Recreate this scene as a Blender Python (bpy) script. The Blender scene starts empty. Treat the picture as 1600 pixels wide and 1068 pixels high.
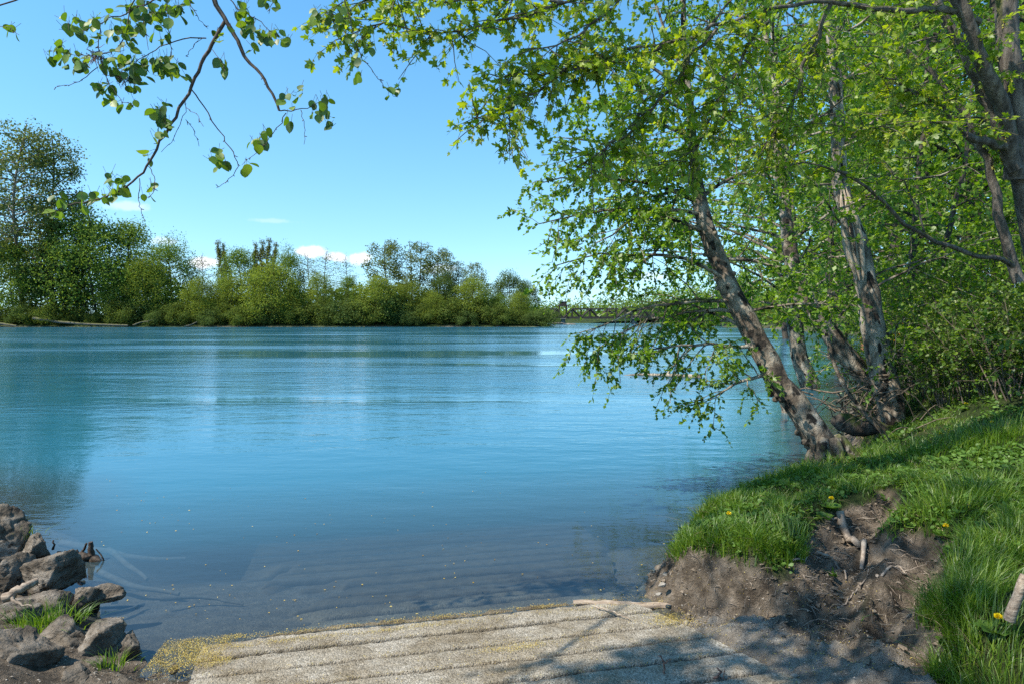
import bpy, bmesh, math, random
import numpy as np
from mathutils import Vector, noise as mnoise

rng = np.random.default_rng(7)
random.seed(7)
sc = bpy.context.scene
col = sc.collection
R = math.radians

# ------------------------------------------------------------------ camera, sky, sun, exposure
F, CX, HY, CAMZ = 1067.0, 800.0, 502.0, 2.0
cam = bpy.data.cameras.new("camera")
cam.sensor_width = 36.0
cam.lens = 36.0 * F / 1600.0
cam.shift_y = -(534.0 - HY) / 1600.0
cam.clip_start = 0.05
cam.clip_end = 6000
camo = bpy.data.objects.new("camera", cam)
col.objects.link(camo)
camo.location = (0, 0, CAMZ)
camo.rotation_euler = (R(90), 0, 0)
sc.camera = camo

SUN_EL, SUN_AZ = R(50), R(-116)
world = bpy.data.worlds.new("World")
sc.world = world
world.use_nodes = True


def build_world():
    nt = world.node_tree
    nd, lk = nt.nodes, nt.links
    bg = nd['Background']
    sky = nd.new('ShaderNodeTexSky')
    sky.sky_type = 'NISHITA'
    sky.sun_disc = False
    sky.sun_elevation = SUN_EL
    sky.sun_rotation = SUN_AZ
    sky.air_density = 1.25
    sky.dust_density = 0.25
    sky.ozone_density = 2.2
    hs = nd.new('ShaderNodeHueSaturation')
    hs.inputs['Hue'].default_value = 0.491
    hs.inputs['Saturation'].default_value = 1.28
    hs.inputs['Value'].default_value = 1.10
    lk.new(sky.outputs[0], hs.inputs['Color'])
    # look the sky up a little above the true direction, so that it stays clear blue down to the horizon
    tcs = nd.new('ShaderNodeTexCoord'); sp = nd.new('ShaderNodeSeparateXYZ'); cb = nd.new('ShaderNodeCombineXYZ'); nv = nd.new('ShaderNodeVectorMath'); nv.operation = 'NORMALIZE'
    mz = nd.new('ShaderNodeMath'); mz.operation = 'MAXIMUM'; mz.inputs[1].default_value = 0
    ma = nd.new('ShaderNodeMath'); ma.operation = 'MULTIPLY_ADD'; ma.inputs[1].default_value = .95; ma.inputs[2].default_value = .105
    lk.new(tcs.outputs['Generated'], sp.inputs[0]); lk.new(sp.outputs[2], mz.inputs[0]); lk.new(mz.outputs[0], ma.inputs[0])
    lk.new(sp.outputs[0], cb.inputs[0]); lk.new(sp.outputs[1], cb.inputs[1]); lk.new(ma.outputs[0], cb.inputs[2])
    lk.new(cb.outputs[0], nv.inputs[0]); lk.new(nv.outputs[0], sky.inputs['Vector'])
    # small cumulus far away on the horizon: soft patches in the sky itself, by direction
    tc = nd.new('ShaderNodeTexCoord')
    nz = nd.new('ShaderNodeTexNoise')
    nz.inputs['Scale'].default_value = 34
    nz.inputs['Detail'].default_value = 7
    nz.inputs['Roughness'].default_value = 0.62
    lk.new(tc.outputs['Generated'], nz.inputs['Vector'])
    total = None
    for px, py, rx, ry, amp in [(318, 410, 24, 11, 1.0), (484, 394, 30, 10, 1.0), (527, 402, 26, 9, .9), (562, 404, 22, 14, 1.1),
                                (200, 322, 34, 9, .4), (420, 345, 40, 5, .2), (690, 420, 40, 10, .5), (1010, 432, 70, 8, .4), (258, 378, 26, 8, .45)]:
        d = Vector(((px - CX) / F, 1.0, (HY - py) / F)).normalized()
        sub = nd.new('ShaderNodeVectorMath'); sub.operation = 'SUBTRACT'
        lk.new(tc.outputs['Generated'], sub.inputs[0]); sub.inputs[1].default_value = d
        mul = nd.new('ShaderNodeVectorMath'); mul.operation = 'MULTIPLY'
        sx, sz = F / rx, F / ry
        lk.new(sub.outputs[0], mul.inputs[0]); mul.inputs[1].default_value = (sx, sx, sz)
        ln = nd.new('ShaderNodeVectorMath'); ln.operation = 'LENGTH'
        lk.new(mul.outputs[0], ln.inputs[0])
        m1 = nd.new('ShaderNodeMath'); m1.operation = 'MULTIPLY_ADD'
        lk.new(ln.outputs['Value'], m1.inputs[0]); m1.inputs[1].default_value = -0.55; m1.inputs[2].default_value = 0.55
        m2 = nd.new('ShaderNodeMath'); m2.operation = 'ADD'
        lk.new(m1.outputs[0], m2.inputs[0]); lk.new(nz.outputs[0], m2.inputs[1])
        mr = nd.new('ShaderNodeMapRange'); mr.interpolation_type = 'SMOOTHSTEP'
        lk.new(m2.outputs[0], mr.inputs['Value'])
        mr.inputs['From Min'].default_value = 0.52; mr.inputs['From Max'].default_value = 0.86
        mr.inputs['To Max'].default_value = amp
        if total is None:
            total = mr.outputs[0]
        else:
            mx = nd.new('ShaderNodeMath'); mx.operation = 'MAXIMUM'
            lk.new(total, mx.inputs[0]); lk.new(mr.outputs[0], mx.inputs[1]); total = mx.outputs[0]
    mix = nd.new('ShaderNodeMix'); mix.data_type = 'RGBA'; mix.clamp_factor = True
    lk.new(total, mix.inputs['Factor'])
    lk.new(hs.outputs[0], mix.inputs['A'])
    mix.inputs['B'].default_value = (5.4, 5.5, 5.7, 1)
    lk.new(mix.outputs['Result'], bg.inputs['Color'])
    bg.inputs['Strength'].default_value = 0.115


build_world()
sun = bpy.data.lights.new("sun", 'SUN')
sun.energy = 4.3
sun.angle = R(0.53)
sun.color = (1.0, 0.93, 0.82)
suno = bpy.data.objects.new("sun", sun)
col.objects.link(suno)
SUND = Vector((math.sin(SUN_AZ) * math.cos(SUN_EL), math.cos(SUN_AZ) * math.cos(SUN_EL), math.sin(SUN_EL)))
suno.rotation_euler = SUND.to_track_quat('Z', 'Y').to_euler()
sc.view_settings.view_transform = 'Standard'
sc.view_settings.look = 'None'
sc.view_settings.exposure = 1.02
sc.view_settings.gamma = 1.0
sc.cycles.max_bounces = 10
sc.cycles.transparent_max_bounces = 16
sc.cycles.diffuse_bounces = 3
sc.cycles.transmission_bounces = 4
sc.cycles.caustics_reflective = False
sc.cycles.caustics_refractive = False
sc.cycles.use_denoising = False
sc.cycles.sample_clamp_indirect = 4.0


# ------------------------------------------------------------------ helpers
def P(px, py, y):
    """world point of a pixel of the 1600x1068 photo at distance y"""
    return np.array(((px - CX) / F * y, y, CAMZ + (HY - py) / F * y))


def tag(o, label=None, cat=None, group=None, kind=None):
    if label: o['label'] = label
    if cat: o['category'] = cat
    if group: o['group'] = group
    if kind: o['kind'] = kind
    return o


def empty(name, loc=(0, 0, 0)):
    o = bpy.data.objects.new(name, None)
    o.empty_display_size = .1
    col.objects.link(o)
    o.location = loc
    return o


def link(name, me, parent=None, loc=None):
    o = bpy.data.objects.new(name, me)
    col.objects.link(o)
    if parent is not None:
        o.parent = parent
    if loc is not None:
        o.location = loc
    return o


def make_mesh(name, chunks, mats, smooth=True):
    """chunks: list of (verts Nx3, faces MxK, material index)"""
    me = bpy.data.meshes.new(name)
    vs, starts, totals, loops, mi = [], [], [], [], []
    vo = lo = 0
    for v, f, m in chunks:
        v = np.asarray(v, dtype=np.float64); f = np.asarray(f, dtype=np.int64)
        if len(f) == 0:
            continue
        k = f.shape[1]
        vs.append(v)
        loops.append((f + vo).ravel())
        starts.append(lo + np.arange(len(f)) * k)
        totals.append(np.full(len(f), k))
        mi.append(np.full(len(f), m))
        vo += len(v); lo += f.size
    v = np.concatenate(vs); l = np.concatenate(loops); s = np.concatenate(starts); mi = np.concatenate(mi)
    me.vertices.add(len(v)); me.vertices.foreach_set('co', v.ravel())
    me.loops.add(len(l)); me.loops.foreach_set('vertex_index', l.astype(np.int32))
    me.polygons.add(len(s)); me.polygons.foreach_set('loop_start', s.astype(np.int32))
    me.polygons.foreach_set('loop_total', np.concatenate(totals).astype(np.int32))
    for m in mats: me.materials.append(m)
    me.polygons.foreach_set('material_index', mi.astype(np.int32))
    me.polygons.foreach_set('use_smooth', np.full(len(s), smooth))
    me.update(calc_edges=True)
    return me


def norm(a):
    a = np.asarray(a, dtype=float)
    return a / np.maximum(np.linalg.norm(a, axis=-1, keepdims=True), 1e-9)


def tube(pts, rad, sides=6, caps=True, wob=0.0):
    pts = np.asarray(pts, float); n = len(pts)
    rad = np.broadcast_to(np.asarray(rad, float), (n,))
    t = norm(np.gradient(pts, axis=0))
    up = np.array((0, 0, 1.0)) if abs(t[0][2]) < .9 else np.array((1.0, 0, 0))
    a = norm(np.cross(t[0], up))
    ang = np.arange(sides) / sides * 2 * math.pi
    V = np.zeros((n, sides, 3))
    for i in range(n):
        a = a - t[i] * a.dot(t[i]); a = a / max(np.linalg.norm(a), 1e-9)
        b = np.cross(t[i], a)
        r = rad[i] * (1 + (wob * (rng.random(sides) - .5) if wob else 0))
        V[i] = pts[i] + (np.cos(ang) * r)[:, None] * a + (np.sin(ang) * r)[:, None] * b
    V = V.reshape(-1, 3)
    i, j = np.meshgrid(np.arange(n - 1), np.arange(sides), indexing='ij')
    i = i.ravel(); j = j.ravel(); k = (j + 1) % sides
    Fq = np.stack([i * sides + j, i * sides + k, (i + 1) * sides + k, (i + 1) * sides + j], 1)
    if caps:
        V = np.vstack([V, pts[:1], pts[-1:]])
        c0, c1 = n * sides, n * sides + 1
        q = np.arange(sides); k = (q + 1) % sides
        cap = np.vstack([np.stack([k, q, np.full(sides, c0), np.full(sides, c0)], 1)[:, :3],
                         np.stack([(n - 1) * sides + q, (n - 1) * sides + k, np.full(sides, c1)], 1)])
        return [(V, Fq), (V, cap)]
    return [(V, Fq)]


class Geo:
    def __init__(self): self.c = []
    def add(self, v, f, m=0): self.c.append((np.asarray(v, float), np.asarray(f), m))
    def tube(self, pts, rad, sides=6, m=0, wob=0.0):
        for v, f in tube(pts, rad, sides, True, wob): self.add(v, f, m)
    def box(self, c, s, m=0, rot=0.0):
        c = np.asarray(c, float); s = np.asarray(s, float) / 2
        v = np.array([(x, y, z) for x in (-1, 1) for y in (-1, 1) for z in (-1, 1)]) * s
        if rot:
            cr, sr = math.cos(rot), math.sin(rot)
            v = np.stack([v[:, 0] * cr - v[:, 1] * sr, v[:, 0] * sr + v[:, 1] * cr, v[:, 2]], 1)
        f = [(0, 1, 3, 2), (4, 6, 7, 5), (0, 4, 5, 1), (2, 3, 7, 6), (0, 2, 6, 4), (1, 5, 7, 3)]
        self.add(v + c, f, m)
    def bar(self, a, b, w, m=0): self.tube([a, b], w, 4, m)
    def build(self, name, mats, parent=None, smooth=True, loc=None):
        off = np.zeros(3)
        if loc is not None:
            off = np.asarray(loc, float)
            self.c = [(v - off, f, m) for v, f, m in self.c]
        return link(name, make_mesh(name, self.c, mats if isinstance(mats, list) else [mats], smooth), parent, loc)


LEAF_OVAL = (np.array([(0, .48, 0), (0, 0, 0), (.24, .07, .03), (.40, .28, .07), (.43, .54, .09), (.29, .80, .05), (0, 1.03, -.06), (-.29, .80, .05), (-.43, .54, .09), (-.40, .28, .07), (-.24, .07, .03)], float),
             [np.array([(0, k, k + 1) for k in range(1, 10)] + [(0, 10, 1)])])
LEAF_QUAD = (np.array([(0, 0, 0), (-.34, .5, .06), (0, 1, -.03), (.34, .5, .06)], float), [np.array([(0, 3, 2, 1)])])


def maple_template():
    pts = []
    for a, r in [(-150, .28), (-118, .62), (-96, .34), (-60, .86), (-52, .62), (-34, .44), (-20, .78), (0, 1.0), (20, .78), (34, .44), (52, .62), (60, .86), (96, .34), (118, .62), (150, .28)]:
        t = R(a)
        pts.append((math.sin(t) * r * .62, .36 + math.cos(t) * r * .62, -.10 * r * r + .04 * math.sin(a * .3)))
    pts = [(0, .3, .05)] + pts
    n = len(pts) - 1
    return np.array(pts, float), [np.array([(0, i + 1, i) for i in range(1, n)] + [(0, 1, n)])]


LEAF_MAPLE = maple_template()


def leaves(tpl, pos, ydir, nrm, size, geo, m=0):
    """instances of a leaf template: y axis along ydir, z axis near nrm"""
    V, faces = tpl
    pos = np.asarray(pos, float)
    if len(pos) == 0: return
    y = norm(ydir); x = norm(np.cross(y, nrm)); z = np.cross(x, y)
    s = np.broadcast_to(np.asarray(size, float), (len(pos),))[:, None, None]
    W = pos[:, None, :] + s * (V[None, :, 0:1] * x[:, None, :] + V[None, :, 1:2] * y[:, None, :] + V[None, :, 2:3] * z[:, None, :])
    n = len(V); off = (np.arange(len(pos)) * n)[:, None, None]
    W = W.reshape(-1, 3)
    # all faces of one material share the vertex block: pad groups by size
    groups = {}
    for f in faces: groups.setdefault(f.shape[1], []).append(f)
    if len(groups) == 1:
        f = np.vstack(list(groups.values())[0])
        geo.add(W, (f[None] + off).reshape(-1, f.shape[1]), m)
    else:   # triangulate the quads so the leaf stays one island
        tr = []
        for k, fs in groups.items():
            f = np.vstack(fs)
            tr.append(f if k == 3 else np.vstack([f[:, [0, 1, 2]], f[:, [0, 2, 3]]]))
        f = np.vstack(tr)
        geo.add(W, (f[None] + off).reshape(-1, 3), m)


def rnd_dirs(n):
    return norm(rng.normal(size=(n, 3)))


def hash2(ix, iy, seed):
    h = (ix.astype(np.int64) * 374761393 + iy.astype(np.int64) * 668265263 + seed * 974711) & 0x7fffffff
    h = ((h ^ (h >> 13)) * 1274126177) & 0x7fffffff
    return ((h ^ (h >> 16)) & 0xffff) / 65535.0


def vnoise(x, y, seed=0):
    ix = np.floor(x); iy = np.floor(y); fx = x - ix; fy = y - iy
    fx = fx * fx * (3 - 2 * fx); fy = fy * fy * (3 - 2 * fy)
    a = hash2(ix, iy, seed); b = hash2(ix + 1, iy, seed); c = hash2(ix, iy + 1, seed); d = hash2(ix + 1, iy + 1, seed)
    return (a * (1 - fx) + b * fx) * (1 - fy) + (c * (1 - fx) + d * fx) * fy - .5


def fbm(x, y, s, oct=4, seed=0):
    v = 0; amp = 1.0; f = s
    for o in range(oct):
        v = v + amp * vnoise(x * f + 17.3 * o, y * f - 9.1 * o, seed + o); amp *= .5; f *= 2.07
    return v


def smooth(t): t = np.clip(t, 0, 1); return t * t * (3 - 2 * t)


# ------------------------------------------------------------------ materials
def new_mat(name):
    m = bpy.data.materials.new(name); m.use_nodes = True
    nt = m.node_tree; nt.nodes.clear()
    out = nt.nodes.new('ShaderNodeOutputMaterial')
    return m, nt, out


def nramp(nt, fac, stops, interp='LINEAR'):
    r = nt.nodes.new('ShaderNodeValToRGB'); r.color_ramp.interpolation = interp
    e = r.color_ramp.elements
    while len(e) < len(stops): e.new(.5)
    for k, (p, c) in enumerate(stops):
        e[k].position = p; e[k].color = (*c, 1)
    nt.links.new(fac, r.inputs[0]); return r.outputs[0]


def nnoise(nt, vec, scale, detail=5, rough=.55, dist=0.0):
    n = nt.nodes.new('ShaderNodeTexNoise')
    n.inputs['Scale'].default_value = scale; n.inputs['Detail'].default_value = detail
    n.inputs['Roughness'].default_value = rough; n.inputs['Distortion'].default_value = dist
    if vec is not None: nt.links.new(vec, n.inputs['Vector'])
    return n.outputs[0]


def nmix(nt, fac, a, b):
    m = nt.nodes.new('ShaderNodeMix'); m.data_type = 'RGBA'
    for s, v in (('Factor', fac), ('A', a), ('B', b)):
        if isinstance(v, (int, float)): m.inputs[s].default_value = v
        elif isinstance(v, tuple): m.inputs[s].default_value = (*v, 1)
        else: nt.links.new(v, m.inputs[s])
    return m.outputs['Result']


def nmath(nt, op, a, b=None, clamp=False):
    m = nt.nodes.new('ShaderNodeMath'); m.operation = op; m.use_clamp = clamp
    for i, v in enumerate((a, b)):
        if v is None: continue
        if isinstance(v, (int, float)): m.inputs[i].default_value = v
        else: nt.links.new(v, m.inputs[i])
    return m.outputs[0]


def nbump(nt, h, strength=.5, dist=.02):
    b = nt.nodes.new('ShaderNodeBump'); b.inputs['Strength'].default_value = strength
    b.inputs['Distance'].default_value = dist; nt.links.new(h, b.inputs['Height']); return b.outputs[0]


def nmulti(nt, a, b):
    m = nt.nodes.new('ShaderNodeMix'); m.data_type = 'RGBA'; m.blend_type = 'MULTIPLY'; m.inputs['Factor'].default_value = 1
    nt.links.new(a, m.inputs['A']); nt.links.new(b, m.inputs['B']); return m.outputs['Result']


def wet_band(nt, w, top=.03):
    """surfaces soaked by the river just above its level are darker"""
    sx = nt.nodes.new('ShaderNodeSeparateXYZ'); nt.links.new(w, sx.inputs[0])
    f = nmath(nt, 'ADD', sx.outputs[2], nmath(nt, 'MULTIPLY', nnoise(nt, w, 12, 3, .6), .02))
    mr = nt.nodes.new('ShaderNodeMapRange'); nt.links.new(f, mr.inputs['Value']); mr.inputs['From Min'].default_value = top * .5; mr.inputs['From Max'].default_value = top
    return nramp(nt, mr.outputs[0], [(0, (.5, .47, .42)), (1, (1, 1, 1))])


def objco(nt): return nt.nodes.new('ShaderNodeTexCoord').outputs['Object']


def wpos(nt): return nt.nodes.new('ShaderNodeNewGeometry').outputs['Position']


def leaf_mat(name, c_dark, c_mid, c_light, trans=.45, gloss=.03, tboost=(1.25, 1.25, .5)):
    m, nt, out = new_mat(name)
    g = nt.nodes.new('ShaderNodeNewGeometry')
    c = nramp(nt, g.outputs['Random Per Island'], [(0, c_dark), (.5, c_mid), (1, c_light)])
    d = nt.nodes.new('ShaderNodeBsdfDiffuse'); nt.links.new(c, d.inputs[0])
    t = nt.nodes.new('ShaderNodeBsdfTranslucent')
    tm = nt.nodes.new('ShaderNodeMix'); tm.data_type = 'RGBA'; tm.blend_type = 'MULTIPLY'
    tm.inputs['Factor'].default_value = 1; nt.links.new(c, tm.inputs['A']); tm.inputs['B'].default_value = (*tboost, 1)
    nt.links.new(tm.outputs['Result'], t.inputs[0])
    mx = nt.nodes.new('ShaderNodeMixShader'); mx.inputs[0].default_value = trans
    nt.links.new(d.outputs[0], mx.inputs[1]); nt.links.new(t.outputs[0], mx.inputs[2])
    gl = nt.nodes.new('ShaderNodeBsdfGlossy'); gl.inputs['Roughness'].default_value = .5
    gl.inputs['Color'].default_value = (1, 1, 1, 1)
    m2 = nt.nodes.new('ShaderNodeMixShader'); m2.inputs[0].default_value = gloss
    nt.links.new(mx.outputs[0], m2.inputs[1]); nt.links.new(gl.outputs[0], m2.inputs[2])
    nt.links.new(m2.outputs[0], out.inputs[0])
    return m


def rough_mat(name, stops, scale=6, detail=8, bump=.6, bdist=.02, rough=.9, stretch=(1, 1, 1), moss=None, moss_amt=.5, spots=None):
    m, nt, out = new_mat(name)
    oc = objco(nt)
    mp = nt.nodes.new('ShaderNodeMapping'); mp.inputs['Scale'].default_value = stretch
    nt.links.new(oc, mp.inputs[0]); v = mp.outputs[0]
    n = nnoise(nt, v, scale, detail, .62)
    c = nramp(nt, n, stops)
    if spots:
        n2 = nnoise(nt, v, spots[1], 3, .5)
        f = nramp(nt, n2, [(spots[2], (0, 0, 0)), (spots[2] + .05, (1, 1, 1))])
        c = nmix(nt, f, c, spots[0])
    if moss:
        n3 = nnoise(nt, v, scale * .35, 5, .6)
        g = nt.nodes.new('ShaderNodeNewGeometry')
        sx = nt.nodes.new('ShaderNodeSeparateXYZ'); nt.links.new(g.outputs['Normal'], sx.inputs[0])
        f = nmath(nt, 'MULTIPLY_ADD', sx.outputs[2], .22); f.node.inputs[2].default_value = 0
        f = nmath(nt, 'ADD', f, n3)
        f = nramp(nt, f, [(1 - moss_amt * .9, (0, 0, 0)), (min(1, 1.08 - moss_amt * .9), (1, 1, 1))])
        c = nmix(nt, f, c, moss)
    if name == 'rock': c = nmulti(nt, c, wet_band(nt, wpos(nt), .10))
    p = nt.nodes.new('ShaderNodeBsdfPrincipled'); p.inputs['Roughness'].default_value = rough
    p.inputs['Specular IOR Level'].default_value = .25
    nt.links.new(c, p.inputs['Base Color'])
    h = nmath(nt, 'ADD', nnoise(nt, v, scale * 2.3, 8, .68), nmath(nt, 'MULTIPLY', n, 1.5))
    nt.links.new(nbump(nt, h, bump, bdist), p.inputs['Normal'])
    nt.links.new(p.outputs[0], out.inputs[0])
    return m


M = {}
M['alder_leaf'] = leaf_mat('alder_leaf', (.07, .155, .010), (.145, .265, .014), (.235, .355, .024), .56)
M['near_leaf'] = leaf_mat('near_leaf', (.045, .10, .010), (.10, .185, .012), (.19, .28, .02), .5, .04)
M['maple_leaf'] = leaf_mat('maple_leaf', (.12, .20, .010), (.24, .34, .014), (.38, .45, .022), .6)
M['deep_leaf'] = leaf_mat('deep_leaf', (.065, .14, .008), (.145, .255, .012), (.24, .34, .018), .6)
M['shrub_leaf'] = leaf_mat('shrub_leaf', (.04, .095, .010), (.095, .18, .014), (.175, .25, .022), .48)
M['catkin'] = leaf_mat('catkin', (.22, .22, .03), (.32, .30, .04), (.40, .36, .07), .3, .02)
M['far_round'] = leaf_mat('far_round', (.088, .148, .034), (.142, .210, .042), (.195, .262, .055), .5, .0)
M['far_light'] = leaf_mat('far_light', (.128, .176, .036), (.185, .236, .044), (.240, .284, .056), .5, .0)
M['far_cotton'] = leaf_mat('far_cotton', (.085, .110, .032), (.120, .148, .042), (.16, .185, .055), .42, .01)
M['far_dark'] = leaf_mat('far_dark', (.056, .094, .030), (.086, .128, .036), (.122, .162, .046), .36, .0)
M['far_poplar'] = leaf_mat('far_poplar', (.12, .14, .05), (.155, .17, .06), (.19, .20, .08), .4, .0)
M['far_bush'] = leaf_mat('far_bush', (.070, .106, .028), (.108, .148, .034), (.150, .188, .044), .45, .0)
M['grass'] = leaf_mat('grass', (.045, .11, .006), (.105, .205, .008), (.20, .285, .022), .48, .04, (1.3, 1.3, .4))
M['dry_grass'] = leaf_mat('dry_grass', (.22, .17, .09), (.30, .24, .13), (.38, .31, .18), .3, .03)
M['litter'] = leaf_mat('litter', (.22, .14, .03), (.44, .32, .06), (.60, .50, .17), .2, .02)
M['petal'] = leaf_mat('petal', (.72, .52, .01), (.80, .62, .015), (.85, .70, .03), .3, .02)
M['weed_leaf'] = leaf_mat('weed_leaf', (.06, .13, .02), (.10, .19, .03), (.14, .24, .05), .4, .02)
M['orange_leaf'] = leaf_mat('orange_leaf', (.55, .25, .02), (.65, .33, .03), (.7, .4, .04), .4, .04)
M['alder_bark'] = rough_mat('alder_bark', [(.34, (.030, .024, .019)), (.45, (.11, .086, .063)), (.54, (.25, .21, .16)), (.64, (.42, .37, .295))],
                            3.4, 9, 1.0, .05, .9, (1.5, 1.5, 1), (.06, .075, .016), .42, ((.022, .018, .014), 5.5, .57))
M['pale_bark'] = rough_mat('pale_bark', [(.34, (.045, .035, .028)), (.45, (.15, .122, .09)), (.56, (.31, .265, .205)), (.68, (.46, .40, .32))],
                           4, 9, 1.0, .05, .9, (1.4, 1.4, .7), None, .5, ((.028, .022, .017), 5.5, .58))
M['maple_bark'] = rough_mat('maple_bark', [(.3, (.04, .033, .027)), (.5, (.12, .10, .082)), (.68, (.23, .20, .165))], 10, 9, .9, .03, .9, (1.6, 1.6, .3), (.075, .085, .016), .47)
M['dark_bark'] = rough_mat('dark_bark', [(.3, (.022, .018, .014)), (.55, (.065, .054, .043)), (.75, (.14, .12, .096))], 9, 8, .9, .03, .9, (1.4, 1.4, .4), (.04, .055, .012), .42)
M['twig_bark'] = rough_mat('twig_bark', [(.3, (.035, .027, .022)), (.6, (.085, .066, .052)), (.75, (.15, .12, .10))], 30, 5, .5, .004, .8)
M['bare_wood'] = rough_mat('bare_wood', [(.3, (.17, .125, .085)), (.5, (.33, .265, .195)), (.7, (.50, .43, .34))], 12, 8, .7, .01, .85, (3, 3, .4))
M['driftwood'] = rough_mat('driftwood', [(.3, (.12, .085, .06)), (.5, (.27, .21, .155)), (.7, (.43, .36, .28))], 14, 8, .7, .008, .85, (.5, 3, 3))
M['wet_wood'] = rough_mat('wet_wood', [(.3, (.02, .015, .011)), (.55, (.06, .044, .032)), (.75, (.16, .125, .095))], 14, 8, .8, .01, .6)
M['root'] = rough_mat('root', [(.3, (.10, .08, .06)), (.5, (.25, .20, .155)), (.7, (.40, .34, .27))], 20, 7, .7, .006, .9)
M['sunk_wood'] = rough_mat('sunk_wood', [(.3, (.04, .034, .026)), (.6, (.08, .07, .054)), (.75, (.12, .105, .085))], 14, 6, .5, .008, .9)
M['reddish_twig'] = rough_mat('reddish_twig', [(.3, (.11, .05, .035)), (.6, (.22, .12, .085)), (.75, (.33, .22, .17))], 40, 5, .5, .004, .7)
M['rock'] = rough_mat('rock', [(.32, (.042, .033, .024)), (.44, (.130, .107, .08)), (.56, (.23, .198, .158)), (.70, (.38, .34, .288))], 4.5, 12, 1.0, .06, .92, (1, 1, 1.6), None, .4, ((.06, .052, .042), 7, .62))
M['pebble'] = rough_mat('pebble', [(.3, (.15, .13, .105)), (.6, (.30, .27, .225)), (.8, (.40, .37, .32))], 18, 5, .5, .01, .9)
M['soil_clod'] = rough_mat('soil_clod', [(.3, (.05, .038, .026)), (.5, (.14, .11, .078)), (.7, (.25, .20, .15))], 30, 5, .6, .006, .95)
M['dead_twig'] = rough_mat('dead_twig', [(.3, (.06, .045, .032)), (.55, (.14, .11, .08)), (.75, (.26, .215, .165))], 30, 5, .5, .004, .85)
M['rusty_steel'] = rough_mat('rusty_steel', [(.3, (.020, .018, .017)), (.7, (.040, .034, .030))], 1, 4, .2, .02, .8)
M['pier'] = rough_mat('pier', [(.3, (.10, .095, .088)), (.7, (.2, .19, .175))], .5, 5, .3, .05, .9)
M['cabin_wood'] = rough_mat('cabin_wood', [(.3, (.20, .085, .045)), (.7, (.33, .15, .085))], 3, 6, .4, .02, .8, (.4, 1, 5))
M['roofing'] = rough_mat('roofing', [(.3, (.06, .05, .045)), (.7, (.12, .10, .09))], 8, 6, .4, .02, .9)
M['kayak'] = rough_mat('kayak', [(.3, (.75, .34, .02)), (.7, (.85, .42, .03))], 2, 2, .05, .01, .4)

# ------------------------------------------------------------------ terrain
BANK = np.array([(2.1, -8), (2.0, 1.5), (1.98, 2.6), (1.90, 3.1), (1.95, 3.45), (1.78, 3.75), (1.60, 4.10), (1.30, 4.45), (1.12, 4.72), (1.05, 4.95), (1.14, 5.3),
                 (1.5, 5.9), (2.1, 6.6), (2.75, 7.25), (3.4, 7.75), (4.3, 8.5), (5.1, 9.9), (5.9, 12), (8.3, 16.5), (14.2, 27), (31, 58), (50, 97), (62, 150),
                 (78, 260), (104, 430), (125, 640), (1500, 640), (1500, -8)], float)
LEFTB = np.array([(-1.75, -8), (-1.8, 2), (-1.92, 3.55), (-2.22, 4.05), (-2.75, 4.35), (-3.3, 4.75), (-4.1, 5.6), (-6, 7.5), (-30, 18), (-300, 60), (-1500, 80), (-1500, -8)], float)
FARB = np.array([(-1500, 228), (-178, 236), (-60, 240), (-10, 246), (10, 252), (17, 300), (22, 440), (26, 700), (-1500, 700)], float)
ENDB = np.array([(-1500, 700), (1500, 700), (1500, 1600), (-1500, 1600)], float)


def sdist(poly, x, y):
    """signed distance, positive inside"""
    d2 = np.full(x.shape, 1e18); inside = np.zeros(x.shape, bool)
    n = len(poly)
    for i in range(n):
        ax, ay = poly[i]; bx, by = poly[(i + 1) % n]
        ex, ey = bx - ax, by - ay
        t = np.clip(((x - ax) * ex + (y - ay) * ey) / (ex * ex + ey * ey), 0, 1)
        d2 = np.minimum(d2, (x - ax - t * ex) ** 2 + (y - ay - t * ey) ** 2)
        c = ((ay > y) != (by > y))
        inside ^= c & (x < (bx - ax) * (y - ay) / np.where(abs(by - ay) < 1e-12, 1e-12, by - ay) + ax)
    d = np.sqrt(d2)
    return np.where(inside, d, -d)


UX, UY = 0.972, 0.235


def ramp_uv(x, y): return UX * x + UY * y, -UY * x + UX * y


def ramp_h(v): return .125 * (4.58 - v)


def gully(x, y):
    """the bare washed-out hollow that cuts back into the bank"""
    x, y = x + .22 * fbm(x, y, 3.2, 4, 71), y + .18 * fbm(x, y, 3.6, 4, 72)
    g = np.zeros(np.shape(x))
    pts = [(1.72, 3.95, .24), (2.02, 4.3, .28), (2.35, 4.72, .27), (2.62, 5.0, .17), (2.85, 5.25, .11), (2.95, 5.6, .08)]
    for (ax, ay, ar), (bx, by, br) in zip(pts[:-1], pts[1:]):
        t = np.clip(((x - ax) * (bx - ax) + (y - ay) * (by - ay)) / ((bx - ax) ** 2 + (by - ay) ** 2), 0, 1)
        d = np.hypot(x - ax - t * (bx - ax), y - ay - t * (by - ay))
        g = np.maximum(g, np.exp(-(d / (ar + t * (br - ar))) ** 2 * 1.1))
    for (ax, ay), (bx, by) in (((2.0, 3.5), (2.28, 3.95)), ((2.28, 3.95), (2.62, 4.45))):
        t = np.clip(((x - ax) * (bx - ax) + (y - ay) * (by - ay)) / ((bx - ax) ** 2 + (by - ay) ** 2), 0, 1)
        g = np.maximum(g, .85 * np.exp(-(np.hypot(x - ax - t * (bx - ax), y - ay - t * (by - ay)) / .2) ** 2))
    return g


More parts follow.
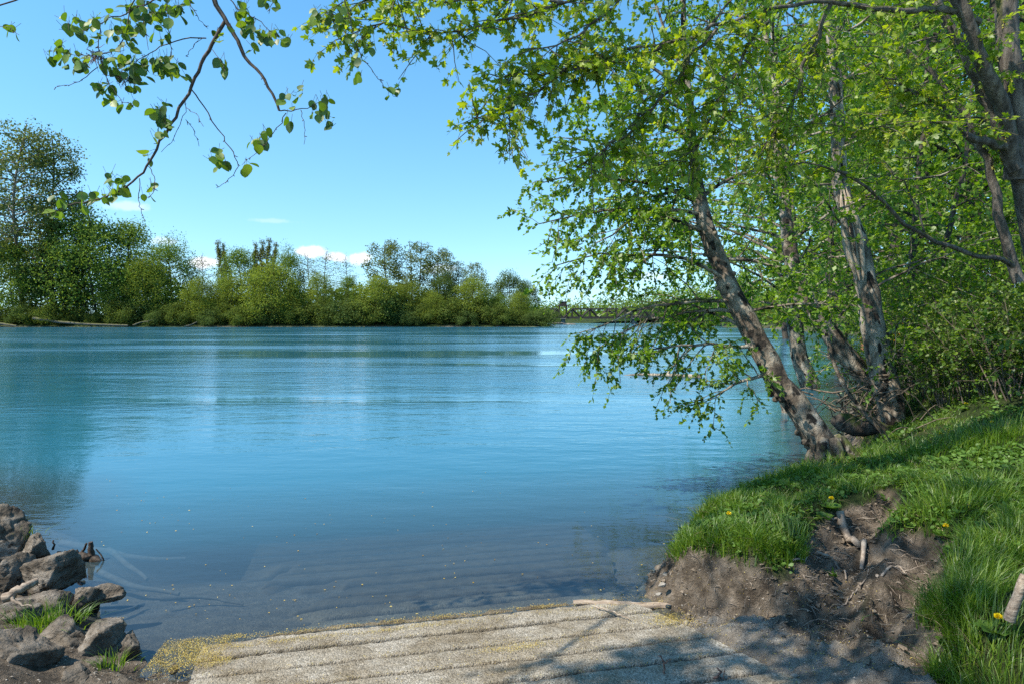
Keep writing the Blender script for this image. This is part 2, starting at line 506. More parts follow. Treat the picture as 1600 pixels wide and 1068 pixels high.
def H(x, y, detail=True):
    x = np.asarray(x, float); y = np.asarray(y, float)
    u, v = ramp_uv(x, y)
    base = np.clip(ramp_h(v) - .05 - .22 * np.maximum(0, v - 6.3), -2.6, .75)
    if detail:
        n1 = fbm(x, y, 2.6, 5, 3)
    else:
        n1 = 0 * x
    d = sdist(BANK, x, y)
    near = smooth((14 - y) / 6)
    dd = d + .10 * n1 * near
    hr = np.interp(dd, [-3, -1.2, -.45, -.12, 0, .10, .20, .34, .60, 1.5, 4, 10, 40, 200, 500],
                   [-2.5, -.9, -.28, -.04, .04, .15, .37, .50, .57, .70, .94, 1.3, 2.2, 4, 9])
    front = smooth((3.9 - y) / .8) * near
    hr = hr + .42 * smooth((x - 3.2) / 3.2) * smooth((d - .3) / 1.2) * smooth((15 - y) / 5)
    hr = hr * (1 + .28 * front * smooth(d / .2))
    gl = gully(x, y)
    hr = hr - .30 * gl * smooth((dd - .02) / .3) * (1 - .62 * smooth((y - 4.6) / .9))
    # loose sand spread at the foot of the bank, over the edge of the ramp
    sand = np.interp(d, [-.95, -.45, -.1, .15], [0, .05, .10, .12]) * smooth((4.6 - y) / .5) * smooth((x - .9) / .5)
    hr = np.where(d > -3, np.maximum(hr, base + sand), base)
    dl = sdist(LEFTB, x, y)
    hl = np.interp(dl + .08 * n1, [-3, -1, -.3, 0, .25, .7, 2, 10, 60, 300], [-2.2, -.6, -.13, 0, .10, .28, .55, 1.0, 1.8, 2.5])
    hf = np.interp(sdist(FARB, x, y), [-12, -2, 0, 3, 12, 60, 500], [-3, -.6, .05, .9, 2.2, 3.0, 5])
    he = np.interp(sdist(ENDB, x, y), [-20, 0, 20, 200, 500], [-3, 0, 4, 9, 16])
    h = np.maximum(np.maximum(np.maximum(base, hr), np.maximum(hl, hf)), he)
    if detail:
        rough = smooth((d + .6) / .3) * near + smooth((dl + .3) / .3) * smooth((12 - y) / 5)
        rough = np.clip(rough, 0, 1)
        bare = np.clip(gl + smooth((.32 - abs(dd - .12)) / .2), 0, 1)
        h = h + rough * (.05 * fbm(x, y, 7, 4, 11) + .06 * bare * fbm(x, y, 13, 5, 21) + .03 * bare * (np.abs(fbm(x, y, 24, 3, 23)) - .2))
        h = h + .012 * fbm(x, y, 5, 3, 31) * near
        # trampled lumps in the loose sand
        h = h + .10 * np.maximum(0, fbm(x, y, 7.5, 5, 44)) * smooth((x - 1.0) / .3) * smooth((4.0 - y) / .5) * smooth((.25 - d) / .2)
    return h


def bare_mask(x, y):
    d = sdist(BANK, x, y); n1 = fbm(x, y, 2.6, 5, 3)
    dd = d + .10 * n1
    edge = np.interp(y, [2.2, 3.0, 3.6, 4.2, 4.7, 5.3, 6.5], [.10, .07, .10, .28, .25, .13, .05])
    return np.clip(smooth((edge + .06 - dd) / .12) + smooth((gully(x, y) - .24) / .2), 0, 1), d


def axis(parts):
    a = [parts[0][0]]
    for lo, hi, st in parts:
        n = max(1, int(round((hi - lo) / st)))
        a.extend(list(lo + (hi - lo) * (np.arange(1, n + 1) / n)))
    return np.array(a)


def geom(lo, hi, s0, fac=1.25):
    out = []; x = lo; s = s0
    while x < hi:
        x = min(hi, x + s); s *= fac; out.append(x)
    return out


def grid_mesh(xs, ys, hfun):
    X, Y = np.meshgrid(xs, ys)
    Z = hfun(X, Y)
    nx, ny = len(xs), len(ys)
    i, j = np.meshgrid(np.arange(ny - 1), np.arange(nx - 1), indexing='ij')
    a = (i * nx + j).ravel()
    return np.stack([X.ravel(), Y.ravel(), Z.ravel()], 1), np.stack([a, a + 1, a + nx + 1, a + nx], 1)


gx = np.concatenate([-np.array(geom(4.6, 1500, .12, 1.22))[::-1], axis([(-4.6, -1.6, .035), (-1.6, .75, .06), (.75, 3.6, .02), (3.6, 7, .06)]), np.array(geom(7, 1500, .1, 1.2))])
gy = np.concatenate([np.array([-8, -5, -3, -1, 0, .8, 1.4]), axis([(1.8, 2.5, .06), (2.5, 5.7, .02), (5.7, 8.5, .04), (8.5, 11, .1)]), np.array(geom(11, 225, .14, 1.16)), axis([(226, 262, 3)]), np.array(geom(262, 1600, 6, 1.2))])
V, Fq = grid_mesh(gx, gy, H)


def ground_material():
    m, nt, out = new_mat('ground')
    a = nt.nodes.new('ShaderNodeAttribute'); a.attribute_name = 'soil'; a.attribute_type = 'GEOMETRY'
    sep = nt.nodes.new('ShaderNodeSeparateColor'); nt.links.new(a.outputs['Color'], sep.inputs[0])
    w = wpos(nt)
    n = nnoise(nt, w, 9, 8, .62)
    n2 = nnoise(nt, w, 45, 6, .6)
    soil = nramp(nt, n, [(.32, (.048, .036, .025)), (.5, (.140, .110, .079)), (.68, (.255, .207, .156))])
    sand = nramp(nt, n, [(.32, (.125, .106, .083)), (.5, (.25, .218, .177)), (.68, (.38, .345, .293))])
    turf = nramp(nt, n2, [(.3, (.016, .026, .007)), (.55, (.038, .058, .014)), (.75, (.085, .085, .033))])
    mud = nramp(nt, n, [(.3, (.075, .062, .045)), (.6, (.145, .122, .09)), (.8, (.20, .175, .135))])
    c = nmix(nt, sep.outputs[0], soil, sand)
    c = nmix(nt, sep.outputs[1], c, turf)
    c = nmix(nt, sep.outputs[2], c, mud)
    grain = nramp(nt, nnoise(nt, w, 260, 2, .5), [(.35, (.62, .62, .62)), (.65, (1.25, 1.25, 1.25))])
    mm = nt.nodes.new('ShaderNodeMix'); mm.data_type = 'RGBA'; mm.blend_type = 'MULTIPLY'; mm.inputs['Factor'].default_value = .8
    nt.links.new(c, mm.inputs['A']); nt.links.new(grain, mm.inputs['B'])
    p = nt.nodes.new('ShaderNodeBsdfPrincipled'); p.inputs['Roughness'].default_value = .95; p.inputs['Specular IOR Level'].default_value = .15
    nt.links.new(mm.outputs['Result'], p.inputs['Base Color'])
    hgt = nmath(nt, 'ADD', nmath(nt, 'MULTIPLY', nnoise(nt, w, 30, 9, .65), 1.0), nmath(nt, 'MULTIPLY', nnoise(nt, w, 140, 4, .6), .35))
    nt.links.new(nbump(nt, hgt, 1.0, .055), p.inputs['Normal'])
    nt.links.new(p.outputs[0], out.inputs[0])
    return m


def build_ground():
    me = make_mesh('ground', [(V, Fq, 0)], [ground_material()])
    x, y, z = V.T
    b, d = bare_mask(x, y)
    dl = sdist(LEFTB, x, y); df = sdist(FARB, x, y)
    turf = np.clip(smooth((d - .05) / .1) * (1 - b) + smooth((df + 5) / 3) + smooth((y - 540) / 20), 0, 1)
    turf = np.where((dl > 0) & (y > 9), 1, turf)
    sand = smooth((.12 - d) / .2) * .9 + .30 * smooth(fbm(x, y, 3.1, 4, 77) * 2 + .3)
    sand = np.where((x > 0) & (d > -.25), sand * (.15 + .85 * smooth((4.72 - y) / .3)), sand)
    sand = np.where(y > 640, 0, sand)
    sand = np.where(dl > -.4, .12, np.clip(sand, 0, 1))
    mud = np.where(y > 560, 0, smooth((-.0 - z) / .06))
    ca = me.color_attributes.new('soil', 'FLOAT_COLOR', 'POINT')
    ca.data.foreach_set('color', np.stack([sand, turf, mud, np.ones(len(x))], 1).astype(np.float32).ravel())
    tag(link('ground', me), kind='structure')


build_ground()


def build_water():
    wx = np.concatenate([-np.array(geom(6, 1500, .2, 1.2))[::-1], axis([(-6, 4, .08)]), np.array(geom(4, 1500, .1, 1.2))])
    wy = np.concatenate([axis([(3.2, 10, .06)]), np.array(geom(10, 700, .12, 1.15))])
    v, f = grid_mesh(wx, wy, lambda X, Y: 0 * X)
    m, nt, out = new_mat('river_water')
    a = nt.nodes.new('ShaderNodeAttribute'); a.attribute_name = 'depth'
    w = wpos(nt)
    mp = nt.nodes.new('ShaderNodeMapping'); mp.inputs['Scale'].default_value = (.55, 1, 1); nt.links.new(w, mp.inputs[0])
    # ripples of several sizes; calm slicks where the current runs smooth
    fine = nnoise(nt, mp.outputs[0], 9, 4, .6)
    mid = nnoise(nt, mp.outputs[0], 1.7, 4, .6)
    mp2 = nt.nodes.new('ShaderNodeMapping'); mp2.inputs['Scale'].default_value = (.022, .13, 1); nt.links.new(w, mp2.inputs[0])
    big = nnoise(nt, mp2.outputs[0], 1.0, 6, .62, .4)
    slick = nramp(nt, big, [(.40, (0, 0, 0)), (.60, (1, 1, 1))])
    mp3 = nt.nodes.new('ShaderNodeMapping'); mp3.inputs['Scale'].default_value = (.03, .05, 1); nt.links.new(w, mp3.inputs[0])
    sl2 = nramp(nt, nnoise(nt, mp3.outputs[0], 1.0, 3, .6, .6), [(.36, (.25, .25, .25)), (.62, (1, 1, 1))])
    sxyz = nt.nodes.new('ShaderNodeSeparateXYZ'); nt.links.new(w, sxyz.inputs[0])
    rg = nt.nodes.new('ShaderNodeMapRange'); rg.interpolation_type = 'SMOOTHSTEP'
    nt.links.new(sxyz.outputs[1], rg.inputs['Value'])
    rg.inputs['From Min'].default_value = 4; rg.inputs['From Max'].default_value = 24
    rg.inputs['To Min'].default_value = .10; rg.inputs['To Max'].default_value = 1.0
    strength = nmath(nt, 'MULTIPLY', nmath(nt, 'MULTIPLY', slick, sl2), rg.outputs[0])
    strength = nmath(nt, 'ADD', strength, .05)
    h = nmath(nt, 'ADD', nmath(nt, 'MULTIPLY', fine, .011), nmath(nt, 'MULTIPLY', mid, .085))
    h = nmath(nt, 'MULTIPLY', h, strength)
    b = nt.nodes.new('ShaderNodeBump'); b.inputs['Strength'].default_value = 1.0; b.inputs['Distance'].default_value = 1.0
    nt.links.new(h, b.inputs['Height'])
    body = nt.nodes.new('ShaderNodeBsdfDiffuse')
    dc = nramp(nt, nmath(nt, 'MULTIPLY', a.outputs['Fac'], .5), [(.0, (.10, .12, .13)), (.2, (.045, .125, .160)), (.6, (.020, .135, .195)), (1, (.017, .128, .188))])
    nt.links.new(dc, body.inputs[0])
    tr = nt.nodes.new('ShaderNodeBsdfTransparent'); tr.inputs[0].default_value = (.80, .90, .95, 1)
    ex = nmath(nt, 'SUBTRACT', 1.0, nmath(nt, 'POWER', 2.718, nmath(nt, 'MULTIPLY', a.outputs['Fac'], -1.15)))
    mb = nt.nodes.new('ShaderNodeMixShader'); nt.links.new(ex, mb.inputs[0]); nt.links.new(tr.outputs[0], mb.inputs[1]); nt.links.new(body.outputs[0], mb.inputs[2])
    gl = nt.nodes.new('ShaderNodeBsdfGlossy'); gl.inputs['Color'].default_value = (.93, .96, 1.0, 1)
    nt.links.new(b.outputs[0], gl.inputs['Normal'])
    rr = nt.nodes.new('ShaderNodeMapRange'); nt.links.new(strength, rr.inputs['Value'])
    rr.inputs['To Min'].default_value = .02; rr.inputs['To Max'].default_value = .20
    nt.links.new(rr.outputs[0], gl.inputs['Roughness'])
    fr = nt.nodes.new('ShaderNodeFresnel'); fr.inputs['IOR'].default_value = 1.33; nt.links.new(b.outputs[0], fr.inputs['Normal'])
    mf = nt.nodes.new('ShaderNodeMixShader')
    nt.links.new(nmath(nt, 'MINIMUM', fr.outputs[0], .72), mf.inputs[0])
    nt.links.new(mb.outputs[0], mf.inputs[1]); nt.links.new(gl.outputs[0], mf.inputs[2])
    nt.links.new(mf.outputs[0], out.inputs[0])
    me = make_mesh('river', [(v, f, 0)], [m])
    dep = np.clip(-H(v[:, 0], v[:, 1], False), 0, 10)
    at = me.attributes.new('depth', 'FLOAT', 'POINT'); at.data.foreach_set('value', dep.astype(np.float32))
    tag(link('river_water', me), kind='structure')


build_water()


def build_ramp():
    vs = np.concatenate([np.arange(2.4, 4.7, .0085), np.arange(4.7, 8.4, .014)])
    # denser rows around each groove
    per = .285
    us = np.arange(0, 1.0001, 1 / 150)
    rows = []
    pos = []
    for v in vs:
        ul = np.interp(v, [2.6, 3.6, 4.3, 8.4], [-.62, -.78, -.85, -1.0])
        ur = np.interp(v, [2.6, 3.3, 4.2, 4.65, 6.6, 8.4], [2.3, 2.15, 2.05, 1.93, 2.62, 2.9])
        u = ul + (ur - ul) * us
        pos.append(np.stack([u, np.full_like(u, v)], 1))
    A = np.array(pos); u = A[..., 0]; v = A[..., 1]
    k = np.floor(v / per); ph = v / per - k + .06 * fbm(u, v, 2.4, 4, 5)
    dg = np.minimum(ph, 1 - ph) * per
    wob = .5 + .5 * vnoise(u * 2.2, k * 3.1, 9)
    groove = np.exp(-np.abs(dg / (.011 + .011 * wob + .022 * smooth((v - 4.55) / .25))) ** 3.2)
    x = u * UX - v * UY; y = u * UY + v * UX
    z = ramp_h(v) + .008 * fbm(u, v, 2.2, 3, 2) + .007 * fbm(u, v, 30, 4, 8) - groove * (.042 + .02 * wob)
    z = z + .003 * (1 - (2 * np.abs(ph - .5)) ** 12) + .012 * (hash2(k, k * 0 + 3, 4) - .5) + .004 * fbm(u, v, 7, 3, 14)
    # underwater both ends are buried in silt, along a ragged line
    bur = smooth((v - 4.5) / .35) * (smooth((u[:, :1] + .75 + .9 * fbm(u, v, 1.8, 3, 33) - u) / .5) + .8 * smooth((u - u[:, -1:] + .12 + .2 * fbm(u, v, 3, 3, 34)) / .2) + smooth((v - 6.6 + .6 * fbm(u, v, 2, 3, 35)) / .8))
    z = z - .11 * np.clip(bur, 0, 1)
    nv, nu = u.shape
    i, j = np.meshgrid(np.arange(nv - 1), np.arange(nu - 1), indexing='ij'); a = (i * nu + j).ravel()
    f = np.stack([a, a + 1, a + nu + 1, a + nu], 1)
    vv = np.stack([x.ravel(), y.ravel(), z.ravel()], 1)
    m, nt, out = new_mat('ramp_concrete')
    w = wpos(nt)
    vo = nt.nodes.new('ShaderNodeTexVoronoi'); vo.inputs['Scale'].default_value = 115; nt.links.new(w, vo.inputs['Vector'])
    sp = nramp(nt, vo.outputs['Color'], [(.1, (.15, .13, .10)), (.4, (.275, .245, .195)), (.7, (.36, .325, .265)), (1, (.47, .43, .36))])
    n = nnoise(nt, w, 4, 7, .6)
    dirt = nramp(nt, n, [(.35, (.55, .50, .42)), (.6, (1, 1, 1))])
    mm = nt.nodes.new('ShaderNodeMix'); mm.data_type = 'RGBA'; mm.blend_type = 'MULTIPLY'; mm.inputs['Factor'].default_value = .8
    nt.links.new(sp, mm.inputs['A']); nt.links.new(dirt, mm.inputs['B'])
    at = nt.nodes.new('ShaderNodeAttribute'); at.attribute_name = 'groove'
    a2 = nt.nodes.new('ShaderNodeAttribute'); a2.attribute_name = 'silt'     # river mud settled on the part that lies under water
    mudc = nramp(nt, nnoise(nt, w, 9, 8, .62), [(.3, (.075, .062, .045)), (.6, (.145, .122, .09)), (.8, (.20, .175, .135))])
    c = nmix(nt, a2.outputs['Fac'], mm.outputs['Result'], mudc)
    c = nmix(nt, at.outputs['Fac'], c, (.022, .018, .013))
    stain = nramp(nt, nnoise(nt, w, 1.6, 6, .65), [(.46, (1, 1, 1)), (.70, (.70, .64, .54))])
    c = nmulti(nt, c, stain); c = nmulti(nt, c, wet_band(nt, w))
    p = nt.nodes.new('ShaderNodeBsdfPrincipled'); p.inputs['Roughness'].default_value = .95; p.inputs['Specular IOR Level'].default_value = .15
    nt.links.new(c, p.inputs['Base Color'])
    hh = nmath(nt, 'ADD', nmath(nt, 'MULTIPLY', vo.outputs['Distance'], -1.2), nnoise(nt, w, 120, 5, .6))
    nt.links.new(nbump(nt, hh, .7, .007), p.inputs['Normal']); nt.links.new(p.outputs[0], out.inputs[0])
    me = make_mesh('boat_ramp', [(vv, f, 0)], [m])
    sl = me.attributes.new('silt', 'FLOAT', 'POINT'); sl.data.foreach_set('value', (smooth((v - 4.62) / .7) * .92).astype(np.float32).ravel())
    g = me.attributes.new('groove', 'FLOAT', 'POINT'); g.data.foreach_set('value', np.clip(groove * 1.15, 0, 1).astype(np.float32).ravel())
    tag(link('boat_ramp', me), kind='structure')


build_ramp()


# ------------------------------------------------------------------ plants: generator
def bend_path(p0, p1, sag, n=8, noise=.05):
    p0 = np.asarray(p0, float); p1 = np.asarray(p1, float)
    t = np.linspace(0, 1, n)[:, None]
    L = np.linalg.norm(p1 - p0)
    pts = p0 + (p1 - p0) * t + np.array((0, 0, 1.0)) * (sag * L * 4 * t * (1 - t))
    w = np.cumsum(rng.normal(size=(n, 3)), axis=0) * noise * L / n ** .5 * .6
    w = w - w[0]; w = w - w[-1] * t
    return pts + w


def along(pts, t):
    pts = np.asarray(pts); n = len(pts) - 1
    s = np.clip(t, 0, 1) * n; i = min(int(s), n - 1)
    return pts[i] + (pts[i + 1] - pts[i]) * (s - i), norm(pts[i + 1] - pts[i])


class Tree:
    def __init__(self): self.w = Geo(); self.pos = []; self.dir = []
    def twig(self, p, d, L, r, n_leaf, droop=.3, wood=True):
        q = p + d * L + np.array((0, 0, -1.0)) * L * droop
        mid = (p + q) / 2 + rng.normal(size=3) * L * .08 + np.array((0, 0, 1.0)) * L * droop * .3
        pts = np.array([p, mid, q])
        if wood: self.w.tube(pts, [r, r * .7, r * .35], 3)
        t = (np.arange(n_leaf) + rng.random(n_leaf)) / n_leaf
        a = np.where(t[:, None] < .5, p + (mid - p) * (t * 2)[:, None], mid + (q - mid) * (t * 2 - 1)[:, None])
        self.pos.append(a); dd = norm(d + rng.normal(size=(n_leaf, 3)) * .75); self.dir.append(dd)
    def limb(self, pts, r0, r1, subs, sublen, twigs, twiglen, n_leaf, t0=.25, droop=.25, flat=.5, sides=6, tw_r=.003):
        pts = np.asarray(pts, float)
        self.w.tube(pts, np.linspace(r0, r1, len(pts)), sides)
        for s in range(subs):
            t = t0 + (1 - t0) * (s + rng.random()) / subs
            p, d = along(pts, t)
            lat = rng.normal(size=3); lat[2] *= flat; lat = norm(lat - d * lat.dot(d))
            dd = norm(d * rng.uniform(.3, .9) + lat)
            L = sublen * (1.25 - .75 * t) * rng.uniform(.6, 1.3)
            sp = bend_path(p, p + dd * L + np.array((0, 0, -droop * L * .6)), .06, 5, .12)
            rs = max(tw_r, (r0 + (r1 - r0) * t) * .45)
            self.w.tube(sp, np.linspace(rs, tw_r, 5), 4)
            for k in range(twigs):
                tt = .2 + .8 * (k + rng.random()) / twigs
                q, e = along(sp, tt)
                l2 = rng.normal(size=3); l2[2] *= flat; l2 = norm(l2)
                self.twig(q, norm(e * .6 + l2), twiglen * rng.uniform(.5, 1.3), tw_r * .8, n_leaf, droop)
        self.twig(pts[-1], norm(pts[-1] - pts[-2]), twiglen, tw_r, n_leaf, droop)
    def crown(self, tpl, size, spread=.5, up=.7, lean=None):
        pos = np.concatenate(self.pos); d = np.concatenate(self.dir)
        d = d + np.array((0, 0, -.25)); n = len(pos)
        nrm = rng.normal(size=(n, 3)) * spread + np.array((0, 0, up))
        g = Geo()
        leaves(tpl, pos, d, nrm, size * rng.uniform(.45, 1.3, n), g)
        return g, pos


def finish_tree(name, label, cat, base, T, bark, tpl, leafmat, size, group=None, spread=.5, up=.7, extra=None):
    root = empty(name, base)
    tag(root, label, cat, group)
    T.w.build('trunk', bark, root, True, base).location = (0, 0, 0)
    if 'leaning over the water' in label:      # the drooping spray is thin where the bridge shows through
        for k in range(len(T.pos)):
            p = T.pos[k]
            keep = ~((p[:, 0] > .3) & (p[:, 0] < 1.7) & (p[:, 2] > 1.86) & (p[:, 2] < 2.28) & (rng.random(len(p)) < .85)); T.pos[k] = p[keep]; T.dir[k] = T.dir[k][keep]
    if 'pale footed' in label:
        for k in range(len(T.pos)):
            p = T.pos[k]; keep = ~((p[:, 0] > 1.6) & (p[:, 0] < 5.2) & (p[:, 2] > 1.5) & (p[:, 2] < 2.75) & (rng.random(len(p)) < .85)); T.pos[k] = p[keep]; T.dir[k] = T.dir[k][keep]
    g, pos = T.crown(tpl, size, spread, up)
    cr = g.build('crown', leafmat, root, True, base); cr.location = (0, 0, 0)
    return root, cr, pos


def gz(x, y): return float(H(np.array([x]), np.array([y]))[0])


# ------------------------------------------------------------------ near trees on the right bank
def trunk_line(px_pts, n=22, wob=.012):
    p = np.array([P(*q) for q in px_pts]); s = np.linspace(0, 1, len(p)); t = np.linspace(0, 1, n)
    o = np.stack([np.interp(t, s, p[:, k]) for k in range(3)], 1)
    for _ in range(2): o[1:-1] = (o[:-2] + 2 * o[1:-1] + o[2:]) / 4
    o[1:-1] += rng.normal(size=(n - 2, 3)) * wob
    return o


def leaning_alder():
    T = Tree()
    tr = trunk_line([(1302, 725, 7.15), (1285, 690, 7.2), (1212, 590, 7.45), (1152, 470, 7.7), (1106, 375, 7.9), (1085, 250, 8.1), (1074, 130, 8.3), (1068, 20, 8.5), (1060, -120, 8.8)], 30)
    rad = np.interp(np.linspace(0, 1, 30), [0, .05, .2, .42, .55, .6, .75, 1], [.25, .165, .132, .112, .088, .060, .045, .02])
    T.w.tube(tr, rad, 14, 0, .10)
    for k in range(26):   # knots and burl lumps on the bark
        t = rng.uniform(.05, .6); p, d = along(tr, t); r = np.interp(t, [0, 1], [.17, .06])
        o = rng.normal(size=3); o = norm(o - d * o.dot(d))
        T.w.tube([p + o * r * .6, p + o * (r * 1.05), p + o * (r * 1.18)], [r * .30, r * .22, r * .05], 7)
    for k in range(7):    # root flare gripping the bank
        a = k * .9 + .3; p = tr[1] + np.array((math.cos(a), math.sin(a), 0)) * .10; e = np.array((p[0] + math.cos(a) * .27, p[1] + math.sin(a) * .22, 0)); e[2] = gz(e[0], e[1]) - .03
        T.w.tube(bend_path(p + np.array((-.02, 0, .22)), e, -.10, 7, .04), [.055, .062, .055, .045, .032, .02, .008], 8, 0, .15)
    for k in range(18):   # twiggy burl under the bend
        p, d = along(tr, rng.uniform(.5, .56)); o = rnd_dirs(1)[0]
        T.w.tube(bend_path(p, p + o * rng.uniform(.12, .24), -.1, 4, .1), [.014, .01, .006, .003], 4)
    limbs = [((1150, 470, 7.7), (905, 520, 7.5), .04), ((1138, 440, 7.75), (868, 415, 7.2), .10), ((1106, 365, 7.9), (842, 350, 7.4), .10),
             ((1096, 320, 8.0), (850, 285, 7.7), .08), ((1088, 280, 8.0), (872, 215, 7.9), .06), ((1082, 220, 8.1), (905, 160, 8.3), .05),
             ((1076, 140, 8.2), (930, 60, 8.3), .04), ((1074, 120, 8.3), (1000, -60, 8.5), .0), ((1072, 90, 8.4), (1180, -40, 8.6), .03),
             ((1178, 540, 7.55), (990, 552, 7.3), .03), ((1160, 490, 7.65), (930, 548, 7.9), .10), ((1170, 520, 7.6), (1040, 470, 8.3), .05),
             ((1122, 405, 7.85), (1262, 430, 7.6), .10), ((1096, 310, 8.0), (1255, 255, 8.2), .06), ((1085, 225, 8.1), (1225, 120, 8.4), .05),
             ((1160, 490, 7.65), (1310, 480, 7.3), .08), ((1208, 582, 7.45), (1110, 622, 7.2), .05), ((1100, 350, 7.9), (980, 440, 8.8), .06),
             ((1092, 300, 8.0), (960, 330, 8.9), .06), ((1084, 240, 8.1), (990, 255, 7.2), .05), ((1098, 335, 7.95), (930, 380, 7.0), .08),
             ((1078, 180, 8.2), (985, 130, 7.5), .04)]
    for a, b, sag in limbs:
        pa, pb = P(*a), P(*b)
        L = np.linalg.norm(pb - pa)
        T.limb(bend_path(pa, pb, sag, 9, .05), .026, .006, int(6 + L * 6), .48 + .11 * L, 6, .19, 14, .15, .45, .45)
    base = P(1298, 715, 7.2)
    return finish_tree('alder_tree', 'mottled grey alder leaning over the water from the grassy bank tip', 'tree', base, T, M['alder_bark'], LEAF_QUAD, M['alder_leaf'], .056)


leaning_alder()


def auto_limbs(T, tr, n, t0, t1, L0, L1, up=.25, subs=5, sublen=.7, twigs=4, twiglen=.25, nl=7, r=.03, az0=0, droop=.35, bias=None):
    for k in range(n):
        t = t0 + (t1 - t0) * (k + .5 * rng.random()) / max(1, n - 1)
        p, d = along(tr, t)
        az = az0 + k * 2.4 + rng.uniform(-.4, .4)
        L = (L0 + (L1 - L0) * k / max(1, n - 1)) * rng.uniform(.75, 1.2)
        dr = np.array((math.cos(az), math.sin(az), up + rng.uniform(-.15, .25)))
        if bias is not None: dr = dr + np.array(bias)
        dr = norm(dr)
        T.limb(bend_path(p, p + dr * L, .05, 8, .07), r, .006, subs, sublen, twigs, twiglen, nl, .25, droop, .5)


def split_alder():
    T = Tree()
    tr = trunk_line([(1402, 690, 9.9), (1392, 640, 9.95), (1370, 540, 10.1), (1350, 430, 10.2), (1330, 335, 10.3)], 20)
    T.w.tube(tr, np.interp(np.linspace(0, 1, 20), [0, .1, .5, .9, 1], [.31, .205, .178, .14, .085]), 14, 0, .1)
    # the two thin stems that carry on above the torn top
    for a in ([(1322, 345, 10.25), (1310, 300, 10.25), (1304, 200, 10.3), (1300, 110, 10.4), (1290, -30, 10.6), (1285, -160, 10.8)],
              [(1332, 345, 10.35), (1318, 290, 10.35), (1311, 190, 10.4), (1308, 90, 10.5), (1304, 0, 10.7), (1315, -160, 10.9)]):
        st = trunk_line(a, 16, .01)
        T.w.tube(st, np.linspace(.085, .035, 16), 9, 0, .08)
        auto_limbs(T, st, 12, .32, .98, 2.2, 1.6, .25, 7, .8, 5, .26, 12, .022, rng.uniform(0, 6))
    auto_limbs(T, tr, 8, .30, .95, 1.6, 1.8, .3, 6, .7, 5, .25, 10, .022, 2.2)
    base = P(1400, 680, 9.95)
    root, cr, pos = finish_tree('alder_tree', 'upright alder with a torn trunk showing bare pale wood', 'tree', base, T, M['pale_bark'], LEAF_QUAD, M['alder_leaf'], .066)
    # torn wound: two bare lips of wood with a dark slit
    g = Geo()
    for dx in (-14, -2, 11):
        a = [(1318 + dx * .25, 292, 10.2), (1330 + dx, 350, 10.10), (1337 + dx * .8, 400, 10.04), (1344 + dx * .4, 438, 10.02)]
        g.tube(trunk_line(a, 9, .006), np.interp(np.linspace(0, 1, 9), [0, .25, .42, .75, 1], [.008, .038, .060, .045, .012]), 8, 0, .12)
    o = g.build('torn_wood', M['bare_wood'], root, True, base); o.location = (0, 0, 0); o['label'] = 'bare pale torn wood'
    g = Geo(); g.tube(trunk_line([(1326, 330, 10.02), (1334, 375, 9.98), (1338, 405, 9.98)], 6, .003), [.01, .022, .02, .018, .012, .004], 6)
    o = g.build('hollow', M['wet_wood'], root, True, base); o.location = (0, 0, 0)


split_alder()


